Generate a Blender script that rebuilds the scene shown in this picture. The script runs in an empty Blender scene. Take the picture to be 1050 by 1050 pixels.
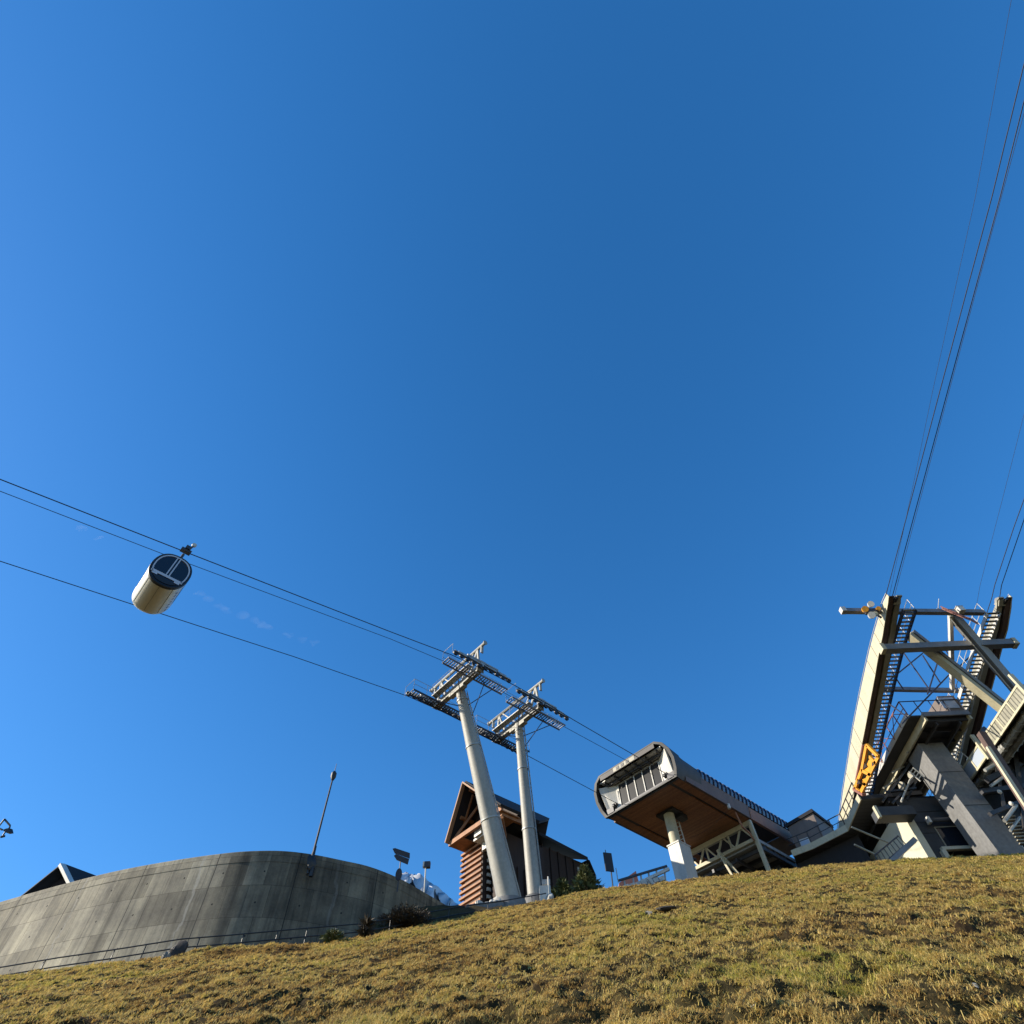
import bpy, bmesh, math, random
import numpy as np
from mathutils import Vector
random.seed(7); RNG = np.random.default_rng(11)
scene = bpy.context.scene
COL = scene.collection
V = lambda *a: np.array(a, float)

# ------------------------------------------------------------------ camera model (photo is 1050 px square)
F_PX, CX = 600.0, 525.0
VPZ = (508.0, 130.0)                               # where plumb lines meet in the photo
ROLL = math.atan2(CX-VPZ[0], CX-VPZ[1])
PITCH = math.atan(F_PX/math.hypot(CX-VPZ[0], CX-VPZ[1]))
CAM = V(0, 0, 1.6)
FW = V(0, math.cos(PITCH), math.sin(PITCH)); R0 = V(1, 0, 0); U0 = V(0, -math.sin(PITCH), math.cos(PITCH))
RR = math.cos(ROLL)*R0 - math.sin(ROLL)*U0
UU = math.sin(ROLL)*R0 + math.cos(ROLL)*U0
def ray(x, y): return (x-CX)*RR + (CX-y)*UU + F_PX*FW
def at(x, y, Y): d = ray(x, y); return CAM + d*(Y/d[1])
def atX(x, y, X): d = ray(x, y); return CAM + d*(X/d[0])
def atZ(x, y, Z): d = ray(x, y); return CAM + d*((Z-CAM[2])/d[2])
def atplane(x, y, P0, n): d = ray(x, y); return CAM + d*(((P0-CAM) @ n)/(d @ n))
def unit(v): return v/np.linalg.norm(v)
ZUP = V(0, 0, 1)

# ------------------------------------------------------------------ materials
def nn(nt, t, **kw):
    n = nt.nodes.new(t)
    for k, v in kw.items():
        if k in n.inputs: n.inputs[k].default_value = v
        else: setattr(n, k, v)
    return n
def mix(nt, fac, a, b, mode='MIX'):
    m = nt.nodes.new('ShaderNodeMix'); m.data_type = 'RGBA'; m.blend_type = mode
    for i, v in ((0, fac), (6, a), (7, b)):
        if hasattr(v, 'links'): nt.links.new(v, m.inputs[i])
        else: m.inputs[i].default_value = v if i == 0 else (*v[:3], 1)
    return m.outputs[2]
def ramp(nt, src, stops):
    r = nt.nodes.new('ShaderNodeValToRGB'); e = r.color_ramp.elements
    while len(e) < len(stops): e.new(0.5)
    for el, (p, c) in zip(e, stops): el.position = p; el.color = (*c, 1) if len(c) == 3 else c
    nt.links.new(src, r.inputs[0]); return r.outputs[0]
def newmat(name):
    m = bpy.data.materials.new(name); m.use_nodes = True
    return m, m.node_tree, m.node_tree.nodes['Principled BSDF']
def coords(nt, scale=(1, 1, 1), kind='Object', rot=(0, 0, 0)):
    t = nt.nodes.new('ShaderNodeTexCoord'); mp = nt.nodes.new('ShaderNodeMapping')
    mp.inputs['Scale'].default_value = scale; mp.inputs['Rotation'].default_value = rot
    nt.links.new(t.outputs[kind], mp.inputs[0]); return mp.outputs[0]
def noise(nt, vec, scale, detail=4, rough=.55):
    n = nn(nt, 'ShaderNodeTexNoise', Scale=scale, Detail=detail, Roughness=rough); nt.links.new(vec, n.inputs['Vector']); return n.outputs[0]
def bump(nt, bs, h, strength=.3, dist=.02):
    b = nn(nt, 'ShaderNodeBump', Strength=strength, Distance=dist); nt.links.new(h, b.inputs['Height']); nt.links.new(b.outputs[0], bs.inputs['Normal'])
def simple(name, col, rough=.6, metal=0., var=.25, scale=1.2, streak=True, bmp=.15):
    m, nt, bs = newmat(name)
    c = coords(nt, (1, 1, .25 if streak else 1))
    n1 = noise(nt, c, scale, 6, .65); c2 = coords(nt); n2 = noise(nt, c2, scale*9, 3)
    dark = tuple(v*(1-var*1.4) for v in col); lite = tuple(min(1, v*(1+var*.6)) for v in col)
    k = ramp(nt, n1, [(.3, dark), (.62, lite)])
    k = mix(nt, .35, k, ramp(nt, n2, [(.35, dark), (.65, lite)]))
    nt.links.new(k, bs.inputs['Base Color'])
    bs.inputs['Roughness'].default_value = rough; bs.inputs['Metallic'].default_value = metal
    if bmp: bump(nt, bs, n2, bmp, .01)
    return m
def planks(name, col, col2, pitch, axis, rough=.6, gap=.06):
    """boards: wave bands along one horizontal direction 'axis' (unit vector), dark joints"""
    m, nt, bs = newmat(name)
    t = nt.nodes.new('ShaderNodeTexCoord')
    d = nn(nt, 'ShaderNodeVectorMath', operation='DOT_PRODUCT'); nt.links.new(t.outputs['Object'], d.inputs[0]); d.inputs[1].default_value = tuple(axis)
    s = nn(nt, 'ShaderNodeMath', operation='DIVIDE'); nt.links.new(d.outputs['Value'], s.inputs[0]); s.inputs[1].default_value = pitch
    fr = nn(nt, 'ShaderNodeMath', operation='FRACT'); nt.links.new(s.outputs[0], fr.inputs[0])
    fl = nn(nt, 'ShaderNodeMath', operation='FLOOR'); nt.links.new(s.outputs[0], fl.inputs[0])
    wn = nn(nt, 'ShaderNodeTexWhiteNoise', noise_dimensions='1D'); nt.links.new(fl.outputs[0], wn.inputs['W'])
    k = mix(nt, wn.outputs[0], col, col2)
    grain = noise(nt, coords(nt, (3, 3, 3)), 1.6, 6, .7)
    k = mix(nt, .7, k, ramp(nt, grain, [(.3, (.45, .45, .45)), (.7, (1.15, 1.1, 1.05))]), 'MULTIPLY')
    j = nn(nt, 'ShaderNodeMath', operation='GREATER_THAN'); nt.links.new(fr.outputs[0], j.inputs[0]); j.inputs[1].default_value = gap
    k = mix(nt, j.outputs[0], tuple(v*.25 for v in col), k)
    nt.links.new(k, bs.inputs['Base Color']); bs.inputs['Roughness'].default_value = rough
    bump(nt, bs, j.outputs[0], .5, .01)
    return m

AZ = math.radians(48); LD = V(math.sin(AZ), math.cos(AZ), 0); PD = V(-LD[1], LD[0], 0)       # ropeway direction, and its left-hand side
AS = math.radians(46.5); LS = V(math.sin(AS), math.cos(AS), 0); PS = V(-LS[1], LS[0], 0)     # gondola station axes

M = {}
M['galv'] = simple('galvanised_steel', (.36, .36, .34), .5, .35, .3)
M['pole'] = simple('pale_painted_steel', (.30, .29, .255), .6, .1, .22, .7)
M['dark_steel'] = simple('dark_steel', (.055, .055, .06), .5, .4, .3)
M['black'] = simple('black_rubber', (.012, .012, .014), .5, 0, .3)
M['rope'] = simple('steel_rope', (.018, .017, .02), .6, .2, .2)
M['cream'] = simple('cream_painted_steel', (.46, .42, .295), .6, 0, .2, .8)
M['soffit_brown'] = simple('brown_rusty_steel', (.10, .062, .052), .7, .1, .35)
M['grey_rail'] = simple('grey_beige_steel', (.30, .28, .22), .6, .1, .2)
M['beam_grey'] = simple('blue_grey_steel', (.19, .195, .21), .55, .2, .25)
M['navy'] = simple('dark_blue_grating', (.035, .04, .07), .6, .2, .3)
M['concrete'] = simple('pier_concrete', (.165, .165, .165), .85, 0, .32, .5)
M['beige'] = simple('beige_render', (.50, .47, .36), .9, 0, .08, .5)
M['facade'] = simple('dark_grey_cladding', (.038, .041, .048), .7, 0, .3)
M['white'] = simple('white_paint', (.52, .505, .46), .55, 0, .2)
M['shell_white'] = simple('gondola_white', (.70, .68, .60), .35, 0, .05, .7, True, 0)
M['yellow'] = simple('yellow_paint', (.62, .27, .015), .5, 0, .25)
M['red_rail'] = simple('red_oxide_paint', (.24, .10, .075), .6, 0, .3)
M['slat'] = simple('orange_brown_timber', (.33, .145, .06), .7, 0, .35, 2)
M['barge'] = simple('weathered_timber', (.32, .18, .10), .7, 0, .3, 2)
M['timber_dark'] = simple('dark_timber', (.032, .017, .012), .75, 0, .35, 2)
M['roof_dark'] = simple('dark_roof_sheet', (.014, .014, .018), .85, 0, .3)
M['mauve'] = simple('brown_grey_fascia', (.13, .078, .058), .6, 0, .3)
M['brown_fascia'] = simple('red_brown_fascia', (.26, .115, .06), .6, 0, .3)
M['hood'] = simple('grey_bronze_hood', (.03, .029, .028), .6, 0, .2)
M['hood_top'] = simple('grey_fascia_sheet', (.055, .048, .044), .6, .1, .3)
M['door_grey'] = simple('pale_grey_trim', (.55, .54, .56), .4, .2, .1)
M['panel_dark'] = simple('dark_sign_board', (.012, .013, .02), .6, 0, .3)
M['red'] = simple('dark_red_lettering', (.16, .03, .03), .6)
M['pink_roof'] = simple('faded_red_roof', (.42, .19, .15), .8, 0, .2)
M['hut'] = simple('brown_hut_cladding', (.16, .125, .105), .7, 0, .2)
M['wood_soffit'] = planks('brown_board_soffit', (.44, .185, .07), (.30, .12, .048), .22, LS)
M['deck_planks'] = planks('grey_deck_boards', (.055, .055, .06), (.03, .031, .034), .55, (0, 1, 0), gap=.16)
M['slab_grey'] = planks('grey_slab_panels', (.38, .385, .37), (.28, .285, .28), 1.1, LS, gap=.05)
M['grating'] = planks('open_grating', (.36, .35, .27), (.26, .25, .2), .34, (0, 1, 0), gap=.3)

def glass(name, col, rough=.08):
    m, nt, bs = newmat(name); bs.inputs['Base Color'].default_value = (*col, 1)
    bs.inputs['Roughness'].default_value = rough; bs.inputs['Specular IOR Level'].default_value = .6
    n = noise(nt, coords(nt), .8, 2); bump(nt, bs, n, .04, .05); return m
M['glass'] = glass('dark_glass', (.012, .016, .026))
M['glass_grey'] = simple('grey_glass', (.03, .031, .034), .3, 0, .1, 1, False, 0); M['glass_grey'].node_tree.nodes['Principled BSDF'].inputs['Specular IOR Level'].default_value = .08
M['glass_blue'] = glass('blue_glazing', (.02, .035, .09), .15)
M['glass_pale'] = glass('pale_window', (.35, .40, .48), .2)

ARC_SHADE_STAIN = 0.0
def concrete_wall_mat():
    m, nt, bs = newmat('board_marked_concrete')
    uv = coords(nt, (1, 1, 1), 'UV')
    br = nn(nt, 'ShaderNodeTexBrick', Scale=1.0); br.offset = .37; br.squash = 1
    br.inputs['Brick Width'].default_value = 1.15; br.inputs['Row Height'].default_value = 1.55
    br.inputs['Mortar Size'].default_value = .011; br.inputs['Mortar Smooth'].default_value = .2; br.inputs['Bias'].default_value = 0
    br.inputs['Color1'].default_value = (.215, .192, .145, 1); br.inputs['Color2'].default_value = (.40, .36, .275, 1); br.inputs['Mortar'].default_value = (.11, .098, .075, 1)
    nt.links.new(uv, br.inputs['Vector'])
    stain = noise(nt, coords(nt, (2.0, .12, 1), 'UV'), 1.0, 8, .68)
    blot = noise(nt, coords(nt, (1, 1, 1), 'UV'), .45, 7, .7)
    fine = noise(nt, uv, 9, 5, .7)
    k = mix(nt, .85, br.outputs[0], ramp(nt, stain, [(.34, (.38, .38, .39)), (.47, (.88, .88, .88)), (.64, (1.25, 1.24, 1.2))]), 'MULTIPLY')
    k = mix(nt, .8, k, ramp(nt, blot, [(.32, (.5, .5, .52)), (.6, (1.15, 1.13, 1.08))]), 'MULTIPLY')
    k = mix(nt, .5, k, ramp(nt, fine, [(.3, (.6, .6, .6)), (.7, (1.2, 1.2, 1.2))]), 'MULTIPLY')
    sep = nn(nt, 'ShaderNodeSeparateXYZ'); nt.links.new(uv, sep.inputs[0])
    def math_(op, a, b=None):
        n = nn(nt, 'ShaderNodeMath', operation=op)
        for i, v in enumerate((a, b)):
            if v is None: continue
            if hasattr(v, 'links'): nt.links.new(v, n.inputs[i])
            else: n.inputs[i].default_value = v
        return n.outputs[0]
    # wide pour joints every 4.6 m, tie holes on a 1.15 x 1.55 grid, a pale lift line under the coping
    fu = math_('FRACT', math_('DIVIDE', math_('ADD', sep.outputs[0], math_('MULTIPLY', blot, .05)), 4.6))
    joint = math_('LESS_THAN', fu, .012)
    k = mix(nt, joint, k, (.05, .046, .038))
    fl_ = math_('FRACT', math_('DIVIDE', math_('ADD', sep.outputs[0], math_('MULTIPLY', blot, 1.2)), 7.7))
    leach = math_('LESS_THAN', math_('ABSOLUTE', math_('SUBTRACT', fl_, .55)), math_('SUBTRACT', math_('MULTIPLY', stain, .05), .016))
    k = mix(nt, math_('MULTIPLY', leach, .35), k, (.42, .40, .36))
    # black algae stains down the rounded corner, plus shade painted in past the terminator
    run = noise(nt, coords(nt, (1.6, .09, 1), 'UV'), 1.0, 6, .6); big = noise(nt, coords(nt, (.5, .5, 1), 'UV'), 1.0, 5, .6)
    zone = nn(nt, 'ShaderNodeMapRange', interpolation_type='SMOOTHSTEP'); zone.inputs['From Min'].default_value = ARC_SHADE_STAIN-1.2; zone.inputs['From Max'].default_value = ARC_SHADE_STAIN+.8
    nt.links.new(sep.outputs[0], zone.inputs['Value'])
    dirt_shade = mix(nt, .5, ramp(nt, run, [(.38, (.13, .125, .12)), (.62, (.62, .6, .57))]), ramp(nt, big, [(.38, (.16, .155, .15)), (.62, (.68, .66, .63))]))
    k = mix(nt, math_('MULTIPLY', zone.outputs[0], .85), k, mix(nt, 1.0, k, dirt_shade, 'MULTIPLY'))
    hu = math_('SUBTRACT', math_('FRACT', math_('DIVIDE', sep.outputs[0], 2.3)), .25)
    hv = math_('SUBTRACT', math_('FRACT', math_('DIVIDE', sep.outputs[1], 1.55)), .45)
    d2 = math_('ADD', math_('MULTIPLY', math_('MULTIPLY', hu, hu), 5.3), math_('MULTIPLY', math_('MULTIPLY', hv, hv), 2.4))
    hole = math_('LESS_THAN', d2, .0024)
    k = mix(nt, hole, k, (.02, .018, .016))
    nt.links.new(k, bs.inputs['Base Color']); bs.inputs['Roughness'].default_value = .92
    bump(nt, bs, mix(nt, .6, br.outputs[1], fine), .6, .03)
    return m


def ground_mat(name, cols, tuftscale):
    m, nt, bs = newmat(name)
    c = coords(nt)
    a = noise(nt, c, .16, 4, .6); b = noise(nt, c, tuftscale, 6, .7); d = noise(nt, c, tuftscale*5, 4, .7)
    k = ramp(nt, b, [(.33, cols[0]), (.45, cols[1]), (.55, cols[2]), (.7, cols[3])])
    k = mix(nt, ramp(nt, a, [(.42, (0, 0, 0)), (.62, (.7, .7, .7))]), k, cols[4])
    k = mix(nt, .6, k, ramp(nt, d, [(.3, (.35, .33, .3)), (.65, (1.35, 1.3, 1.2))]), 'MULTIPLY')
    nt.links.new(k, bs.inputs['Base Color']); bs.inputs['Roughness'].default_value = 1; bs.inputs['Specular IOR Level'].default_value = .1
    bump(nt, bs, d, .8, .04)
    return m
M['ground'] = ground_mat('winter_turf', [(.014, .009, .005), (.028, .018, .009), (.06, .04, .017), (.12, .085, .033), (.045, .038, .014)], 1.6)
M['soil'] = ground_mat('dark_soil', [(.02, .016, .012), (.035, .028, .018), (.055, .042, .024), (.09, .07, .035), (.05, .045, .02)], 1.5)
def blade_mat():
    m, nt, bs = newmat('dry_grass_blades')
    at_ = nn(nt, 'ShaderNodeAttribute', attribute_name='tint')
    k = ramp(nt, at_.outputs['Fac'], [(0, (.12, .07, .03)), (.18, (.36, .21, .07)), (.36, (.62, .42, .125)), (.52, (.74, .55, .195)), (.72, (.58, .45, .11)), (1, (.42, .40, .07))])
    nt.links.new(k, bs.inputs['Base Color']); bs.inputs['Roughness'].default_value = .75; bs.inputs['Specular IOR Level'].default_value = .2
    tr = nt.nodes.new('ShaderNodeBsdfTranslucent'); nt.links.new(k, tr.inputs[0]); ms = nt.nodes.new('ShaderNodeMixShader'); ms.inputs[0].default_value = .38
    nt.links.new(bs.outputs[0], ms.inputs[1]); nt.links.new(tr.outputs[0], ms.inputs[2]); nt.links.new(ms.outputs[0], nt.nodes['Material Output'].inputs[0])
    return m
M['blade'] = blade_mat()
def leaf_mat(name, lo, hi):
    m, nt, bs = newmat(name)
    n = noise(nt, coords(nt), 3, 3); k = ramp(nt, n, [(.3, lo), (.7, hi)])
    nt.links.new(k, bs.inputs['Base Color']); bs.inputs['Roughness'].default_value = .7; return m
M['needle'] = leaf_mat('conifer_needles', (.05, .06, .018), (.13, .14, .04))
M['dark_leaf'] = leaf_mat('dark_scrub_leaves', (.018, .014, .009), (.06, .042, .022))
M['bark'] = simple('bark', (.09, .06, .04), .9)
def rock_mat(name, a, b):
    m, nt, bs = newmat(name); c = coords(nt); n = noise(nt, c, 1.6, 8, .7)
    nt.links.new(ramp(nt, n, [(.35, a), (.65, b)]), bs.inputs['Base Color']); bs.inputs['Roughness'].default_value = .9; bump(nt, bs, n, .6, .08); return m
M['rock'] = rock_mat('grey_rock', (.07, .06, .05), (.26, .24, .20))
M['pale_rock'] = rock_mat('pale_rock', (.26, .25, .22), (.55, .53, .48))
M['dark_rock'] = rock_mat('dark_rock', (.02, .018, .016), (.06, .05, .045))
def mountain_mat():
    m, nt, bs = newmat('snowy_rock')
    c = coords(nt); n = noise(nt, c, .006, 9, .65)
    g = nn(nt, 'ShaderNodeNewGeometry'); sp = nn(nt, 'ShaderNodeSeparateXYZ'); nt.links.new(g.outputs['Normal'], sp.inputs[0])
    s = nn(nt, 'ShaderNodeMath', operation='ADD'); nt.links.new(n, s.inputs[0]); nt.links.new(sp.outputs[2], s.inputs[1])
    k = ramp(nt, s.outputs[0], [(.99, (.11, .10, .10)), (1.09, (.5, .52, .55))])
    nt.links.new(k, bs.inputs['Base Color']); bs.inputs['Roughness'].default_value = .9; return m
M['mountain'] = mountain_mat()

# ------------------------------------------------------------------ mesh collector
class MB:
    def __init__(s): s.v = []; s.f = []; s.uv = None
    def _add(s, vs, fs):
        o = len(s.v); s.v += [tuple(map(float, p)) for p in vs]; s.f += [tuple(i+o for i in f) for f in fs]; return s
    def hexa(s, b, t):                                   # bottom quad, top quad
        return s._add(list(b)+list(t), [(3, 2, 1, 0), (4, 5, 6, 7), (0, 1, 5, 4), (1, 2, 6, 5), (2, 3, 7, 6), (3, 0, 4, 7)])
    def box(s, c, size, ax=(V(1, 0, 0), V(0, 1, 0), V(0, 0, 1))):
        a, b, d = [np.array(x)*w/2 for x, w in zip(ax, size)]; c = np.array(c, float)
        return s.hexa([c-a-b-d, c+a-b-d, c+a+b-d, c-a+b-d], [c-a-b+d, c+a-b+d, c+a+b+d, c-a+b+d])
    def span(s, x, y, z): return s.box(((x[0]+x[1])/2, (y[0]+y[1])/2, (z[0]+z[1])/2), (x[1]-x[0], y[1]-y[0], z[1]-z[0]))
    def beam(s, p, q, w, h, up=ZUP):
        p, q = np.array(p, float), np.array(q, float); d = unit(q-p); a = np.cross(d, up)
        if np.linalg.norm(a) < 1e-4: a = np.cross(d, V(0, 1, 0))
        a = unit(a); b = np.cross(a, d)
        return s.box((p+q)/2, (w, np.linalg.norm(q-p), h), (a, d, b))
    def tube(s, pts, r, n=8, caps=True):
        pts = [np.array(p, float) for p in pts]; rs = r if hasattr(r, '__len__') else [r]*len(pts)
        vs = []; fs = []; ref = None
        for i, p in enumerate(pts):
            d = unit(pts[min(i+1, len(pts)-1)]-pts[max(i-1, 0)])
            if ref is None: ref = V(1, 0, 0) if abs(d[0]) < .8 else V(0, 1, 0)
            a = unit(np.cross(d, ref)); b = np.cross(d, a); ref = -b if False else ref
            vs += [p+rs[i]*(math.cos(t)*a+math.sin(t)*b) for t in np.linspace(0, 2*math.pi, n, endpoint=False)]
        for i in range(len(pts)-1):
            for j in range(n):
                k = (j+1) % n; fs.append((i*n+j, i*n+k, (i+1)*n+k, (i+1)*n+j))
        if caps: fs += [tuple(range(n))[::-1], tuple((len(pts)-1)*n+j for j in range(n))]
        return s._add(vs, fs)
    def disc(s, c, axis, r, w, n=20): c = np.array(c); a = unit(np.array(axis)); return s.tube([c-a*w/2, c+a*w/2], r, n)
    def prism(s, poly, vec):
        poly = [np.array(p, float) for p in poly]; n = len(poly); vec = np.array(vec, float)
        return s._add(poly+[p+vec for p in poly], [tuple(range(n))[::-1], tuple(range(n, 2*n))]+[(i, (i+1) % n, n+(i+1) % n, n+i) for i in range(n)])
    def blob(s, c, r, seed=0, nu=12, nv=8, amp=.25):
        rg = np.random.default_rng(seed); k = rg.normal(size=(6, 3))*1.6; ph = rg.uniform(0, 6, 6); vs = []; fs = []
        for i in range(nv+1):
            th = math.pi*i/nv
            for j in range(nu):
                f = 2*math.pi*j/nu; d = V(math.sin(th)*math.cos(f), math.sin(th)*math.sin(f), math.cos(th))
                m = 1+amp*sum(math.sin(k[q] @ d*1.5+ph[q]) for q in range(6))/2.2
                vs.append(np.array(c)+d*m*np.array(r))
        for i in range(nv):
            for j in range(nu): fs.append((i*nu+j, i*nu+(j+1) % nu, (i+1)*nu+(j+1) % nu, (i+1)*nu+j))
        return s._add(vs, fs)
    def build(s, name, mat, parent=None, sharp=35, uv=None, recalc=True):
        org = np.array(root_loc(parent)) if parent else V(0, 0, 0)
        me = bpy.data.meshes.new(name); me.from_pydata([tuple(np.array(p)-org) for p in s.v], [], s.f)
        if recalc:
            bm = bmesh.new(); bm.from_mesh(me); bmesh.ops.remove_doubles(bm, verts=bm.verts, dist=1e-6) if False else None
            bmesh.ops.recalc_face_normals(bm, faces=bm.faces); bm.to_mesh(me); bm.free()
        me.shade_smooth(); me.set_sharp_from_angle(angle=math.radians(sharp))
        me.materials.append(mat)
        o = bpy.data.objects.new(name, me); COL.objects.link(o)
        if parent: o.parent = parent
        return o
def root_loc(o):
    while o.parent: o = o.parent
    return tuple(o.location)
def tag(o, label=None, cat=None, group=None, kind=None):
    for k, v in (('label', label), ('category', cat), ('group', group), ('kind', kind)):
        if v: o[k] = v
    return o
def thing(name, loc, label, cat, group=None):
    o = bpy.data.objects.new(name, None); COL.objects.link(o); o.location = tuple(map(float, loc)); o.empty_display_size = .3
    return tag(o, label, cat, group)

# ------------------------------------------------------------------ terrain
CREST = [(-60, 1012, 31), (0, 1001, 31), (48, 995, 31), (114, 987, 31), (160, 984, 31), (202, 975, 31.2), (250, 970, 31.5), (331, 968, 32), (368, 961, 32.5), (400, 955, 33.5),
         (446, 946, 35), (480, 939, 36), (550, 925, 37), (600, 914, 37), (650, 908, 37), (700, 902, 37), (775, 895, 37), (850, 887, 37), (950, 880, 37), (1050, 875, 37), (1130, 872, 37)]
_t = []; _e = []; _y = []
for x, y, yc in CREST:
    d = ray(x, y); _t.append(d[0]/d[1]); _e.append(d[2]/d[1]); _y.append(yc)
def fbm(x, y, seed, octs=4):
    rg = np.random.default_rng(seed); out = 0; amp = 1.
    for o in range(octs):
        tab = rg.random((128, 128)); xi = np.floor(x).astype(int); yi = np.floor(y).astype(int); fx = x-xi; fy = y-yi
        fx = fx*fx*(3-2*fx); fy = fy*fy*(3-2*fy)
        g = lambda a, b: tab[(xi+a) % 128, (yi+b) % 128]
        out = out+amp*((g(0, 0)*(1-fx)+g(1, 0)*fx)*(1-fy)+(g(0, 1)*(1-fx)+g(1, 1)*fx)*fy-.5)
        x = x*2.03+17.3; y = y*2.03+5.1; amp *= .52
    return out
def hill(X, Y):
    X = np.asarray(X, float); Y = np.asarray(Y, float)
    t = np.clip(X/np.maximum(Y, 6), -1.0, 1.0)
    e = np.interp(t, _t, _e); yc = np.interp(t, _t, _y)
    Hc = CAM[2]+e*yc; k = CAM[2]/Hc; u = Y/yc
    S = np.where(u < 1, u-.05*u*(1-u), 1+.14*(1-np.exp(-(np.maximum(u, 1)-1)*.5/.14)))
    S = np.where(u < 0, np.maximum(u, -60)*.35, S)
    return Hc*S
def pits(X, Y): return np.clip((fbm(X*3.4, Y*4.4, 61, 3)-.17)*7, 0, 1)
def bumps(X, Y):
    b = fbm(X*.45, Y*.45, 3, 2)*.22-np.abs(fbm(X*1.3, Y*1.5, 5, 3))*.42+fbm(X*3.1, Y*3.4, 9, 3)*.20-.17*pits(X, Y)+.02
    fade = np.clip((Y-2)/4, 0, 1)*np.clip((44-Y)/6, 0, 1)*np.clip(1.25-Y/44, .45, 1)
    return b*fade
def H(X, Y): return hill(X, Y)+bumps(X, Y)
def grow(a, n, s, f=1.35):
    out = [a]
    for _ in range(n): s *= f; out.append(out[-1]+s)
    return out[1:]
xs = np.arange(-33, 35.01, .12); xs = np.concatenate([[-v for v in grow(33, 18, .12)][::-1], xs, grow(xs[-1], 18, .12)])
ys = np.arange(4, 40.01, .11); ys = np.concatenate([sorted(4-(np.array(grow(4, 17, .3))-4)), ys, grow(ys[-1], 18, .3)])
GX, GY = np.meshgrid(xs, ys); GZ = H(GX, GY)
me = bpy.data.meshes.new('hillside'); nx, ny = len(xs), len(ys)
vs = np.stack([GX, GY, GZ], -1).reshape(-1, 3); me.vertices.add(len(vs)); me.vertices.foreach_set('co', vs.ravel())
idx = np.arange(nx*ny).reshape(ny, nx); q = np.stack([idx[:-1, :-1], idx[:-1, 1:], idx[1:, 1:], idx[1:, :-1]], -1).reshape(-1, 4)
me.loops.add(q.size); me.loops.foreach_set('vertex_index', q.ravel()); me.polygons.add(len(q))
me.polygons.foreach_set('loop_start', np.arange(0, q.size, 4)); me.polygons.foreach_set('loop_total', np.full(len(q), 4)); me.update(); me.shade_smooth()
me.materials.append(M['ground']); o = bpy.data.objects.new('hillside', me); COL.objects.link(o); tag(o, kind='structure')

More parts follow.
